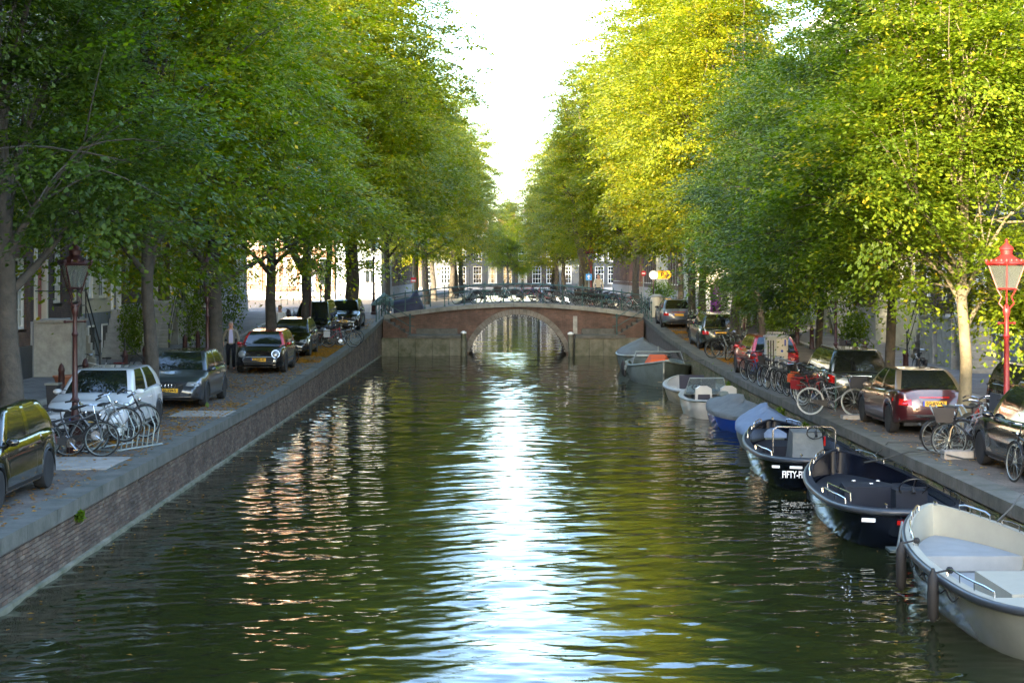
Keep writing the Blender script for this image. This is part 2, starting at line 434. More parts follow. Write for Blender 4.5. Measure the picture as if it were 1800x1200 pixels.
# ------------------------------------------------------------------ quay walls: bricks, coping stones
def quay_wall(side, x, label, moss, brickmats, mossy):
    s = side                                   # -1: the car side, +1: the boat side
    root = thing('quay_wall', label, 'wall', (x, 0, 0))
    # backing (recessed joints)
    rings = []
    for y in [-60]+list(range(10, 98, 3))+[96.9]:
        z = ground(y)-.2
        rings.append([(s*.012, y, -2), (s*.4, y, -2), (s*.4, y, z), (s*.012, y, z)])
    part('backing', MB().loft(rings), 'quay_mortar', root)
    bl, bh = .215, .062
    meshes = []
    rr = random.Random(3)
    for q in range(6):
        ms = []
        j = rr.uniform(0, .006)
        for bm_ in brickmats: ms.append(MB().box(-(.004+j) if s < 0 else -.012, .012 if s < 0 else .004+j, -.1025, .1025, -.027, .027).mesh('brick', bm_))
        meshes.append(ms)
    # nearest 300 single bricks
    y0 = 20.0; cnt = 0; y = y0
    while cnt < 300:
        for c in range(13):
            z = .1+c*bh*1.1
            if z > ground(y)-.25: break
            yy = y+(.11 if c % 2 else 0)
            b_ = link('brick', rr.choice(rr.choice(meshes)), root, (-s*0.0, yy, z), (0, 0, rr.uniform(-.012, .012)))
            cnt += 1
            if cnt >= 300: break
        y += bl+.012
    yend = y
    V = []; P = []; mi = []
    mb = MB()
    for (a, e) in ((14.0, y0-.12), (yend, 96.5 if s < 0 else 70)):
        yy0 = a
        while yy0 < e:
            top = ground(yy0)-.22
            c = 0
            while True:
                z = .1+c*bh*1.1
                if z > top-.03: break
                yy = yy0+(.11 if c % 2 else 0); j = rr.uniform(.002, .012)
                mb.mat(rr.randrange(len(brickmats)))
                xo, xi = -s*j, s*.012
                mb.add([(xo, yy-.1, z-.027), (xo, yy+.1, z-.027), (xo, yy+.1, z+.027), (xo, yy-.1, z+.027),
                        (xi, yy-.1, z-.027), (xi, yy+.1, z-.027), (xi, yy+.1, z+.027), (xi, yy-.1, z+.027)],
                       [(0, 1, 2, 3), (4, 5, 1, 0), (5, 6, 2, 1), (6, 7, 3, 2), (7, 4, 0, 3)])
                c += 1
            yy0 += bl+.012
    tag(part('brickwork', mb, brickmats, root), kind='stuff')
    # stone foot at the water line
    part('foot_ledge', MB().loft([[(-s*.1, y, -.4), (s*.05, y, -.4), (s*.05, y, .07), (-s*.06, y, .055+.01*math.sin(y*3))] for y in np.arange(10, 97, .6)]), mossy, root)
    y = 12.0
    cps = [MB().box(-.44/2-.03, .44/2+.03, -L/2+.006, L/2-.006, -.22, .004).mesh('coping_stone', 'stone_cap') for L in (1.2, 1.5)]
    while y < 96.5:
        q = rr.randrange(2); L = (1.2, 1.5)[q]
        z0, z1 = ground(y), ground(min(y+L, 97)); 
        link('coping_stone', cps[q], root, (s*.2, y+L/2, (z0+z1)/2+rr.uniform(-.006, .006)+.004), (math.atan((z1-z0)/L), 0, rr.uniform(-.002, .002)))
        y += L
    return root
for k_, c_ in (('quay_brick_a', (.12, .078, .055)), ('quay_brick_b', (.09, .062, .045)), ('quay_brick_c', (.145, .108, .08))):
    mat(k_, c_, .9, bump=.5, bscale=30, var=.55, vscale=1.3, alt=tuple(c*.4 for c in c_), world=True)
for k_, c_ in (('quay_moss_a', (.13, .11, .07)), ('quay_moss_b', (.09, .1, .04)), ('quay_moss_c', (.16, .13, .09))):
    mat(k_, c_, .95, bump=.5, bscale=30, var=.7, vscale=1.1, alt=(.04, .055, .018), world=True)
quay_wall(-1, XL, 'long brown brick quay wall below the parked cars opposite the boats', None, ['quay_brick_a', 'quay_brick_b', 'quay_brick_c'], 'stone_mossy')
quay_wall(1, XR, 'mossy brick quay wall with grey coping behind the moored boats', None, ['quay_moss_a', 'quay_moss_b', 'quay_moss_c'], 'stone_mossy')
w2 = thing('quay_wall', 'grey canal wall seen through the bridge arch, beside the dark post', 'wall', (0, 0, 0))
part('wall_face', MB().box(5.0, 5.3, 96.95, 228, -2, 2.14).box(4.93, 5.4, 96.95, 228, 2.0, 2.2), 'stucco_grey', w2)
w3 = thing('quay_wall', 'dim canal wall beyond the bridge under the overhanging green trees', 'wall', (0, 0, 0))
part('wall_face', MB().box(-4.1, -3.8, 96.95, 228, -2, 2.14).box(-4.2, -3.73, 96.95, 228, 2.0, 2.2), 'stone_mossy', w3)

# fallen leaves
def litter(name, zones, lab):
    V = []; T = []; tint = []
    for (x0, x1, y0, y1, n, clump) in zones:
        if clump:
            cc = np.stack([rng.uniform(x0, x1, 8), rng.uniform(y0, y1, 8)], -1)
            c = cc[rng.integers(0, 8, n)]+rng.normal(0, .45, (n, 2)); c[:, 0] = np.clip(c[:, 0], x0, x1); c[:, 1] = np.clip(c[:, 1], y0, y1)
        else: c = np.stack([rng.uniform(x0, x1, n), rng.uniform(y0, y1, n)], -1)
        z = np.interp(c[:, 1], _gy, _gv)+.012
        a = rng.uniform(0, 2*PI, n); s = rng.uniform(.03, .065, n)
        d = np.stack([np.cos(a), np.sin(a)], -1)*s[:, None]; e = np.stack([-np.sin(a), np.cos(a)], -1)*s[:, None]*.55
        q = np.stack([np.column_stack([c-d, z]), np.column_stack([c+e, z+rng.uniform(0, .02, n)]), np.column_stack([c+d, z]), np.column_stack([c-e, z+rng.uniform(0, .02, n)])], 1)
        V.append(q.reshape(-1, 3)); tint.append(np.repeat(rng.uniform(0, 1, n), 4))
    V = np.concatenate(V); n = len(V)//4; i = np.arange(n)*4
    me = np_mesh(name, V, np.stack([i, i+1, i+2, i+3], -1), 'leaf_litter', np.concatenate(tint))
    tag(link(name, me), lab, kind='stuff')
litter('leaf_litter', [(-9.6, -7.0, 22, 48, 1500, 0), (-8.6, -7.0, 30, 46, 900, 1), (-9.5, -7.0, 48, 88, 3200, 0), (-9, -7.1, 56, 76, 5200, 1)],
       'fallen orange leaves scattered over the car-side quay')
litter('leaf_litter', [(8.2, 10.6, 28, 50, 500, 0), (8.4, 10.4, 50, 90, 3600, 0), (8.5, 10, 58, 86, 6500, 1)], 'orange fallen leaves strewn on the boat-side quay')

def water_leaves():
    n = 420; x = np.where(rng.random(n) < .6, XL+rng.exponential(.9, n)+.1, XR-rng.exponential(1.2, n)-.1); x[::5] = rng.uniform(-6, 6.5, len(x[::5])); y = rng.uniform(17, 70, n)
    a = rng.uniform(0, 2*PI, n); s = rng.uniform(.025, .05, n); d = np.stack([np.cos(a), np.sin(a)], -1)*s[:, None]; e = np.stack([-np.sin(a), np.cos(a)], -1)*s[:, None]*.6; c = np.stack([x, y], -1)
    z = np.full(n, .022); V = np.stack([np.column_stack([c-d, z]), np.column_stack([c+e, z+.008]), np.column_stack([c+d, z]), np.column_stack([c-e, z+.008])], 1).reshape(-1, 3); i = np.arange(n)*4
    tag(link('floating_leaves', np_mesh('floating_leaves', V, np.stack([i, i+1, i+2, i+3], -1), 'leaf_litter', np.repeat(rng.uniform(0, 1, n), 4))), 'yellow leaves floating on the canal water', kind='stuff')
water_leaves()

def fern(label, x, y, z, s):
    n = 160; t = thing('wall_fern', label, 'plant', (x, y, z)); a = rng.uniform(0, 2*PI, n); l = rng.uniform(.3, 1, n)*s
    c = np.stack([np.cos(a)*l*.5, np.sin(a)*l*.7, rng.uniform(-.6, .35, n)*s], -1); d = rng.normal(size=(n, 3)); d /= np.linalg.norm(d, axis=1)[:, None]; e = np.cross(d, rng.normal(size=(n, 3))); e /= np.linalg.norm(e, axis=1)[:, None]
    V = np.stack([c-d*.06, c+e*.02, c+d*.06, c-e*.02], 1).reshape(-1, 3); i = np.arange(n)*4
    link('fronds', np_mesh('fronds', V, np.stack([i, i+1, i+2, i+3], -1), 'leaf_deep', rng.uniform(0, .7, n*4)), t)
    part('root', MB().ball((0, 0, -.1), .05, 6, 5), 'bark', t)
fern('small dark fern growing from the brick wall below the nearest car', XL+.05, 25.2, .75, .16)
fern('bushy weeds on the boat-side wall above the charcoal covered boat', XR-.08, 44.8, .7, .3)
fern('weed tuft on the boat-side wall under the white-rimmed wheel', XR-.06, 41.3, .6, .25)
fern('green tuft on the boat-side wall beside the cream launch', XR-.06, 55.5, .7, .22)
# ------------------------------------------------------------------ trees
def crown_mesh(seed, R_, z0, z1, n_clu, n_leaf, lm, leaf=.12, lobes=13, lean=(0, 0), gold=.5, open_=.25, prune=None):
    """returns (crown mesh, lobe centres). Leaves lie in drooping sprays round twig tips on irregular lobes"""
    r = np.random.default_rng(seed); H = z1-z0; zc = z0+H*.5
    cen = []; rad = []
    for i in range(lobes):
        t = (i+.5)/lobes; z = z0+H*(.10+.8*t); a = i*2.4+r.uniform(-.5, .5)
        hh = (z-z0)/H; env = R_*(math.sin(PI*min(1, .18+.82*hh**.8)))**.6*(1.08-.38*hh)
        d = env*r.uniform(.35, .72)
        cen.append((d*math.cos(a)+lean[0]*(z-z0)/H, d*math.sin(a)+lean[1]*(z-z0)/H, z)); rad.append(R_*r.uniform(.32, .52)*(1.08-.3*hh))
    cen.append((lean[0], lean[1], z1-R_*.32)); rad.append(R_*.36)
    cen.append((lean[0]*.5, lean[1]*.5, zc)); rad.append(R_*.6)
    cen = np.array(cen); rad = np.array(rad)
    prob = rad**2; prob /= prob.sum()
    li = r.choice(len(cen), n_clu, p=prob)
    u = r.normal(size=(n_clu, 3)); u /= np.linalg.norm(u, axis=1)[:, None]; u[:, 2] *= .8
    rr = rad[li]*np.clip(r.normal(.9, .2, n_clu), .3, 1.5)
    c = cen[li]+u*rr[:, None]
    c[:, 2] = np.maximum(c[:, 2], z0+r.uniform(0, .8, n_clu))
    # drop some clusters in patches => gaps
    ph = r.uniform(0, 6, 6)
    g = np.sin(c[:, 0]*1.3+ph[0])*np.sin(c[:, 1]*1.2+ph[1])*np.sin(c[:, 2]*1.1+ph[2])+.5*np.sin(c[:, 0]*2.7+ph[3])*np.sin(c[:, 2]*2.9+ph[4])
    keep = g > -open_-.15
    if prune: keep &= ~((c[:, 0]*prune[0]+c[:, 1]*prune[1] > prune[2]) & (c[:, 2] < prune[3]))
    keep = keep; c = c[keep]; u = u[keep]; n = len(c)
    N = n*n_leaf
    out = u*[1, 1, .3]-[0, 0, .12]; out /= np.linalg.norm(out, axis=1)[:, None]+1e-6
    side = np.stack([-out[:, 1], out[:, 0], np.zeros(n)], -1); side /= np.linalg.norm(side, axis=1)[:, None]+1e-6
    up = np.cross(out, side); up *= np.sign(up[:, 2:3]+1e-6)
    sz = r.uniform(.5, 1.15, n)
    O, S, U = (np.repeat(a, n_leaf, 0) for a in (out, side, up)); SZ = np.repeat(sz, n_leaf)[:, None]
    p = r.normal(size=(N, 3))
    along = p[:, 0:1]*.55; acr = p[:, 1:2]*.42; ver = p[:, 2:3]*.10
    pos = np.repeat(c, n_leaf, 0)+(O*along+S*acr+U*ver)*SZ
    pos[:, 2] -= (.22*(along*along+acr*acr)*SZ)[:, 0]*1.6           # the spray droops at its rim
    nor = U+r.normal(size=(N, 3))*.30; nor /= np.linalg.norm(nor, axis=1)[:, None]
    dr = O*.9+r.normal(size=(N, 3))*.55+np.array([0, 0, -.5]); dr -= nor*np.sum(dr*nor, 1)[:, None]; dr /= np.linalg.norm(dr, axis=1)[:, None]
    wd = np.cross(nor, dr)
    L = (leaf*r.uniform(.65, 1.25, N))[:, None]; W = L*.31
    a = pos; b = pos+dr*L*.5+wd*W-nor*W*.35; d = pos+dr*L; e = pos+dr*L*.5-wd*W-nor*W*.35
    V = np.stack([a, b, d, e], 1).reshape(-1, 3); i = np.arange(N)*4
    T = np.concatenate([np.stack([i, i+1, i+2], -1), np.stack([i, i+2, i+3], -1)])
    tint = np.clip(np.repeat(r.normal(.42, .16, n), n_leaf)+r.normal(0, .13, N)+(r.random(N) < .04*gold)*.6, 0, 1)
    return np_mesh('crown', V, T, lm, np.repeat(tint, 4)), cen, c

def trunk_mesh(seed, r0, z0, cen, tips, m, fork=None, bend=.3):
    r = random.Random(seed); mb = MB()
    top = max(c[2] for c in cen)
    def spline(a, b, c, n=7, r_a=.2, r_b=.05, sides=8):
        pts = []; rs = []
        for k in range(n+1):
            t = k/n; p = Vector(a)*(1-t)**2+Vector(b)*2*t*(1-t)+Vector(c)*t*t
            pts.append(p); rs.append(r_a+(r_b-r_a)*t)
        mb.tube(pts, rs, sides)
    # bole
    n = 14; pts = []; rs = []; lx, ly = r.uniform(-bend, bend), r.uniform(-bend, bend)
    zt = z0+(top-z0)*.75
    for k in range(n+1):
        t = k/n; z = -.3+(zt+.3)*t
        pts.append((lx*math.sin(t*2.2)+.04*math.sin(z*2+seed), ly*math.sin(t*1.8)+.04*math.cos(z*1.7), z))
        rs.append(r0*((1+.45*math.exp(-max(z, 0)*2.2))*(1-.62*t)+.02*math.sin(z*5)))
    mb.tube(pts, rs, 14)
    def at(z):
        t = (z+.3)/(zt+.3); t = min(1, max(0, t)); k = min(n-1, int(t*n)); f = t*n-k
        return [pts[k][i]*(1-f)+pts[k+1][i]*f for i in range(3)], rs[k]*(1-f)+rs[k+1]*f
    mids = []; ps = []
    for q, c in enumerate(cen):
        zb = max(z0*.8, min(zt*.95, z0*.75+(c[2]-z0)*.5))
        p, rr = at(zb); mid = ((p[0]+c[0])*.5+r.uniform(-.4, .4), (p[1]+c[1])*.5+r.uniform(-.4, .4), (p[2]*.45+c[2]*.55)+r.uniform(-.2, .5))
        spline(p, mid, c, 7, rr*.55, .02, 7); mids.append(np.array(mid)); ps.append(np.array(p))
    idx = list(range(len(tips))); r.shuffle(idx)
    ca = np.array(cen)
    for i in idx[:150]:
        tp = tips[i]; j = int(np.argmin(((ca-tp)**2).sum(1))); c = ca[j]
        f_ = r.uniform(.3, .97)
        s_ = ps[j]*(1-f_)**2+mids[j]*2*f_*(1-f_)+c*f_*f_
        mid = (s_+tp)/2+np.array([r.uniform(-.3, .3), r.uniform(-.3, .3), r.uniform(-.1, .5)])
        spline(s_, mid, tp, 4, .022, .007, 4)
    if fork:
        a = (0, 0, fork[0]); c = fork[1]; spline(a, (c[0]*.75, c[1]*.75, (a[2]+c[2])*.45), c, 9, r0*.8, .1, 10)
    return mb.mesh('trunk', m, True, 60)

SPEC = {   # kind: seed, radius, crown z0, crown z1, clusters, leaves each, leaf material, leaf size, lobes, trunk radius, gold
    'elm_a': (1, 6.2, 4.0, 20.0, 1250, 90, 'leaf_elm', .17, 15, .30, 1.0),
    'elm_b': (2, 5.6, 3.6, 17.5, 1150, 90, 'leaf_elm', .17, 14, .26, 1.4),
    'gold_a': (3, 5.8, 4.2, 22.0, 1350, 85, 'leaf_gold', .18, 17, .34, 2.0),
    'young_a': (4, 4.3, 3.0, 13.8, 1150, 120, 'leaf_deep', .12, 13, .16, .3),
    'young_b': (5, 3.9, 2.2, 12.6, 1150, 120, 'leaf_elm', .12, 13, .15, .4),
    'dense': (6, 5.2, 3.4, 18.5, 1300, 90, 'leaf_deep', .15, 16, .27, .3),
}
TM = {}
def tree_parts(k, bark='bark', fork=None):
    if (k, bark, bool(fork)) not in TM:
        s, R_, z0, z1, nc, nl, lm, lf, lb, tr, gd = SPEC[k]
        cm, cen, tips = TM.get(('crown', k)) or crown_mesh(s, R_, z0, z1, nc, nl, lm, lf, lb, gold=gd, prune=(math.cos(1.0), -math.sin(1.0), -.6, 4.7) if k == 'dense' else None)
        TM[('crown', k)] = (cm, cen, tips)
        TM[(k, bark, bool(fork))] = (cm, trunk_mesh(s, tr, z0, cen, tips, bark, fork))
    return TM[(k, bark, bool(fork))]
def tree(k, x, y, label, group, rz=0, sc=1.0, bark='bark', fork=None, tsc=1.0, z=None, crown_m=None, tilt=(0, 0)):
    cm, tm = tree_parts(k, bark, fork)
    t = thing('elm_tree', label, 'tree', (x, y, (ground(y) if z is None else z)-.02), group=group, rot=(tilt[0], tilt[1], rz))
    t.scale = (sc, sc, sc)
    link('trunk', tm, t, sc=(tsc, tsc, 1)); c = link('crown', cm, t)
    if crown_m: setm(c, crown_m)
    return t
GA, GB = 'elms along the parked-car quay', 'elms along the boat-side quay'
tree('dense', -9.35, 30.4, 'thick grey elm trunk nearest the lantern, dark crown over the white car', GA, 1.0, .9, crown_m='leaf_dark_shade', tsc=.95, tilt=(0, -.06))  # this crown's shade is put into its leaf colour
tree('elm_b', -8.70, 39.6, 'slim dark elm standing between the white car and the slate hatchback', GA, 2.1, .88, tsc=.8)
tree('elm_a', -8.98, 50.2, 'stout elm behind the slate hatchback, next to the man in a blazer', GA, .6, .8, tsc=1.0)
tree('elm_b', -8.95, 61.5, 'elm rising behind the red-roofed small car', GA, 4.0, .92, tsc=.95, crown_m='leaf_gold')
tree('elm_a', -8.90, 71.5, 'elm with a forked trunk behind the small black car', GA, 3.1, 1.0, tsc=.8, fork=(3.2, (2.2, .4, 8.5)), crown_m='leaf_gold')
tree('elm_b', -8.75, 79.0, 'narrow dark elm above the dark van on the quay ramp', GA, 5.0, 1.25, tsc=.55, crown_m='leaf_gold')
tree('elm_a', -8.1, 85.0, 'broad black elm trunk nearest the bridge on the car side', GA, 2.4, 1.26, tsc=1.0, crown_m='leaf_gold')
tree('dense', -9.6, 1.5, 'very tall elm at the corner where the viewer stands', GA, 2.4, 1.16)
tree('dense', -10.4, 12.0, 'tall elm on the car-side quay close to the viewer', GA, 0.4, .95)
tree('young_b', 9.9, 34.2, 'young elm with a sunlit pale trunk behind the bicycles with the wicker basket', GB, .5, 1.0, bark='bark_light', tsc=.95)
tree('young_a', 9.54, 39.7, 'young elm in front of the dark estate car, low leafy boughs', GB, 2.0, 1.0, tsc=.88)
tree('young_a', 9.55, 48.0, 'young elm between the estate car and the red car', GB, 3.7, .8, tsc=1.0, crown_m='leaf_dark_shade')
tree('young_b', 9.5, 58.5, 'young elm just behind the red car roof', GB, 1.2, .88, tsc=1.15, crown_m='leaf_dark_shade')
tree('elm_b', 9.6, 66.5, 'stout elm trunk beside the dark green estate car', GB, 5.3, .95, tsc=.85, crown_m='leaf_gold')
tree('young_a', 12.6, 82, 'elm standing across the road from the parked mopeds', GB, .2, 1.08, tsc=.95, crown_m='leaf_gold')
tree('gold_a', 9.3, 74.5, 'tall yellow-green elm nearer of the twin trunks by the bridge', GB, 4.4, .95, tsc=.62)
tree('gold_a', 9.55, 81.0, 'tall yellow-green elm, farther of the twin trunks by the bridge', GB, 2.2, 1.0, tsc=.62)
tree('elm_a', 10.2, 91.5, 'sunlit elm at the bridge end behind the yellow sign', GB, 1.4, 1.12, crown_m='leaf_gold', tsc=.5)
# beyond the bridge
GC, GD = 'trees beyond the bridge on the parked-car side', 'trees beyond the bridge on the boat side'
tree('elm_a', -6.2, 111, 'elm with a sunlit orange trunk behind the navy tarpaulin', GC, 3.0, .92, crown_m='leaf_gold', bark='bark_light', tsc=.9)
tree('elm_b', -7.6, 104, 'pale-trunked elm at the corner behind the tarpaulin', GC, 1.0, .92, tsc=.9)
for y_, rz_, k_ in ((124, .7, 'elm_a'), (138, 2.9, 'elm_b'), (153, 4.2, 'elm_a'), (170, 1.9, 'elm_b'), (190, .2, 'elm_a')):
    tree(k_, -6.0 if y_ < 150 else -5.0, y_, 'elm in the receding row %s the bridge, %s' % ('beyond', {124: 'first after the orange trunk', 138: 'second after the orange trunk', 153: 'middle of the car-side row', 170: 'last but one before the far houses', 190: 'last before the far houses'}[y_]), GC, rz_, .93 if y_ < 150 else .98, crown_m='leaf_gold')
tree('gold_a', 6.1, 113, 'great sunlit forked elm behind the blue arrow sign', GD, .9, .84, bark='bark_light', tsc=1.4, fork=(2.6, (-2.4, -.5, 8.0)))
tree('gold_a', 8.6, 104, 'yellow elm at the bridge corner behind the parked bicycles', GD, 3.3, .9, tsc=.8)
for y_, rz_, k_ in ((127, .1, 'elm_a'), (141, 2.2, 'gold_a'), (156, 3.9, 'elm_b'), (174, 1.1, 'elm_a'), (192, 5.0, 'elm_b')):
    tree(k_, 6.9 if y_ < 150 else 5.9, y_, 'elm in the sunny row beyond the bridge, %s' % {127: 'next after the great forked one', 141: 'the tallest golden crown', 156: 'half way along', 174: 'second nearest the far houses', 192: 'nearest the far houses'}[y_], GD, rz_, .85 if y_ < 150 else .9, crown_m='leaf_gold')
tree('young_b', .6, 226, 'small pale green tree in front of the far dark houses', None, .4, 1.05)
# ------------------------------------------------------------------ houses
_win = {}
def win_meshes(w, h, st):
    k = (round(w, 2), round(h, 2), st)
    if k in _win: return _win[k]
    f = MB(); t = .09
    f.box(-w/2, -w/2+t, -.02, .12, 0, h).box(w/2-t, w/2, -.02, .12, 0, h).box(-w/2+t, w/2-t, -.02, .12, h-t, h).box(-w/2+t, w/2-t, -.02, .12, 0, t)
    f.box(-w/2-.06, w/2+.06, -.1, -.021, -.09, -.002)
    g = MB().box(-w/2+t, w/2-t, .06, .08, t, h-t)
    b = MB()
    zm = h*.55
    b.box(-w/2+t, w/2-t, .02, .059, zm-.035, zm+.035)
    if st in ('bars', 'bars2'):
        nx = 3 if w > 1.1 else 2
        for i in range(1, nx): x = -w/2+w*i/nx; b.box(x-.017, x+.017, .03, .059, t, zm-.036).box(x-.017, x+.017, .03, .059, zm+.036, h-t)
        for z in (zm*.5, (zm+h)/2): b.box(-w/2+t, w/2-t, .035, .0585, z-.016, z+.016)
    else: b.box(-.025, .025, .03, .059, t, zm-.036)
    _win[k] = (f, g, b)
    return _win[k]
_wm = {}
def window(root, x, z, w, h, st, trim='paint_white', curtain=False):
    k = (round(w, 2), round(h, 2), st, trim)
    if k not in _wm:
        f, g, b = win_meshes(w, h, st)
        _wm[k] = (f.mesh('window', trim), g.mesh('pane', 'window_glass'), b.mesh('glazing_bar', trim),
                  MB().box(-w/2+.09, -w*.22, .05, .058, .1, h-.1).box(w*.22, w/2-.09, .05, .058, .1, h-.1).mesh('curtain', 'curtain'))
    a = _wm[k]; o = link('window', a[0], root, (x, .1, z))
    link('pane', a[1], o); link('glazing_bar', a[2], o)
    if curtain: link('curtain', a[3], o)
def house(label, loc, rz, W, H, cols, floors, wall, trim='paint_white', roof='cornice', base='stucco_grey', baseh=1.1, door=None, doorm='door_green',
          stoop=False, depth=9, ww=1.15, st='bars', gable=None, rnd=None, roofm='slate', group='canal houses', topf=None, cat='house'):
    """front along local x at y=0 facing -y. floors: list of (sill z, window height)"""
    r = rnd or random.Random(hash(label) % 999)
    root = thing('canal_house', label, cat, loc, rz, group)
    xs = [W*(i+.5)/cols for i in range(cols)]
    dc = door if door is not None else -1
    mb = MB(); D = .32
    # front wall: full columns between the openings, pieces over and under them
    edges = [0]
    for x in xs: edges += [x-ww/2, x+ww/2]
    edges.append(W)
    for i in range(0, len(edges)-1, 2): mb.box(edges[i], edges[i+1], 0, D, baseh, H)
    for c, x in enumerate(xs):
        z = baseh
        for q, (s, h) in enumerate(floors):
            if c == dc and q == 0:
                s2, h2 = baseh, s+h-baseh
            else: s2, h2 = s, h
            if s2 > z+.01: mb.box(x-ww/2, x+ww/2, 0, D, z, s2)
            z = s2+h2
        mb.box(x-ww/2, x+ww/2, 0, D, z, H)
    mb.box(0, .3, D, depth, baseh, H).box(W-.3, W, D, depth, baseh, H).box(.3, W-.3, depth-.3, depth, baseh, H)
    part('wall', mb, wall, root)
    bb = MB().box(-.0, W, -.06, D, -.6, baseh).box(0, W, D, depth, -.6, baseh)
    part('plinth', bb, base, root)
    for c, x in enumerate(xs):
        for q, (s, h) in enumerate(floors):
            if c == dc and q == 0:
                hd = s+h-baseh; tl = .75
                o = part('door_frame', MB().box(x-ww/2-.12, x-ww/2+.06, -.08, .14, baseh, baseh+hd).box(x+ww/2-.06, x+ww/2+.12, -.08, .14, baseh, baseh+hd)
                         .box(x-ww/2-.2, x+ww/2+.2, -.16, .14, baseh+hd-.02, baseh+hd+.2), trim, root)
                part('door', MB().box(x-ww/2+.06, x+ww/2-.06, .1, .15, baseh, baseh+hd-tl).box(x-.3, x+.3, .085, .1, baseh+.2, baseh+.8).box(x-.3, x+.3, .085, .1, baseh+1.0, baseh+hd-tl-.25), doorm, root)
                part('transom_pane', MB().box(x-ww/2+.06, x+ww/2-.06, .1, .12, baseh+hd-tl+.06, baseh+hd-.03), 'window_glass', root)
            else: window(root, x, s, ww, h, st, trim, r.random() < .4)
    if baseh > 1.5:                                    # cellar windows in a high plinth
        for c, x in enumerate(xs):
            if c != dc: 
                o = part('cellar_window', MB().box(x-.45, x+.45, -.1, -.061, .35, baseh-.45), trim, root)
                part('pane', MB().box(x-.38, x+.38, -.112, -.101, .42, baseh-.52), 'window_glass', o)
    zc = H
    co = MB().box(-.02, W+.02, -.18, .0, H-.75, H-.42).box(-.03, W+.03, -.3, .05, H-.42, H-.2).box(-.05, W+.05, -.48, .3, H-.2, H)
    for i in range(int(W/.9)+1): co.box(.15+i*.9, .33+i*.9, -.42, -.3, H-.6, H-.42)
    part('cornice', co, trim, root)
    if roof == 'cornice':
        part('roof', MB().loft([[(0, -.2, H+.001), (W, -.2, H+.001), (W, depth, H+.001), (0, depth, H+.001)], [(0, 2.4, H+3.0), (W, 2.4, H+3.0), (W, depth-2.4, H+3.0), (0, depth-2.4, H+3.0)]]), roofm, root)
        d = part('dormer', MB().box(W/2-.7, W/2+.7, .2, 2.6, H+.1, H+1.8).prism([(W/2-.85, H+1.8), (W/2+.85, H+1.8), (W/2, H+2.5)], .1, 2.6), trim, root)
        part('pane', MB().box(W/2-.45, W/2+.45, .16, .2, H+.35, H+1.55), 'window_glass', d)
    else:
        part('roof', MB().prism([(0, H+.002), (W, H+.002), (W/2, H+W*.62)], .3, depth), roofm, root)
        gp = [(0, H), (W, H), (W, H+.5), (W*.82, H+.9), (W*.76, H+W*.3), (W*.64, H+W*.42), (W*.6, H+W*.66), (W*.4, H+W*.66), (W*.36, H+W*.42), (W*.24, H+W*.3), (W*.18, H+.9), (0, H+.5)]
        g = part('gable', MB().prism(gp, -.02, .299), wall, root)
        part('gable_trim', MB().box(W*.34, W*.66, -.16, .36, H+W*.66, H+W*.66+.22).box(-.1, W*.2, -.14, .34, H+.5, H+.66).box(W*.8, W+.1, -.14, .34, H+.5, H+.66), trim, g)
        window(root, W/2, H+.6, .9, 1.5, 'sash', trim)
    ch = part('chimney', MB().box(W-.9, W-.2, depth*.45, depth*.6, H, H+4.1).box(W-.75, W-.58, depth*.48, depth*.53, H+4.1, H+4.6), 'brick_red', root)
    if stoop and dc >= 0:
        x = xs[dc]; n = 7; rise = baseh/n; t = .27; L = 1.5
        rl = MB()
        sd = part('stoop', MB().box(x-.9, x+.9, -1.3, -.061, -.1, baseh-.02).box(x-.97, x+.97, -1.36, -.062, baseh-.019, baseh+.06), 'stone_light', root)
        sgn = -1 if dc > 0 else 1
        me = MB().box(-t/2, t/2, -1.15, 0, -rise*.5, rise*.5-.004).mesh('step', 'stone_light')
        for i in range(n):
            z = baseh-rise*(i+1)
            o = link('step', me, sd, (x+sgn*(.9+t/2+i*t), -.1, z+rise*.5))
        ir = MB()
        def bar(a, b, rr_=.02): ir.tube([a, b], rr_, 5)
        y = -1.3
        for xx in (x-.9, x, x+.9): bar((xx, y, baseh+.05), (xx, y, baseh+1.0), .028); ir.ball((xx, y, baseh+1.04), .05)
        bar((x-.9, y, baseh+1.0), (x+.9, y, baseh+1.0)); bar((x-.9, y, baseh+.5), (x+.9, y, baseh+.5))
        e = x+sgn*(.9+n*t)
        bar((x+sgn*.9, y, baseh+1.0), (e, y, 1.0), .025); bar((e, y, 0), (e, y, 1.05), .035); ir.ball((e, y, 1.1), .06)
        bar((x+sgn*.9, y, baseh+.5), (e, y, .5))
        bar((x-sgn*.9, y, baseh+1.0), (x-sgn*.9, -.1, baseh+1.0))
        part('railing', ir, 'iron_black', root)
    return root
def fl(base, n, h0=2.3, step=3.1, hh=1.9):
    o = [(base+.55, h0)]; z = base+.55+h0+.75
    for i in range(n-1): o.append((z, hh*(1-.07*i))); z += hh*(1-.07*i)+.85
    return o
XF = -15.5
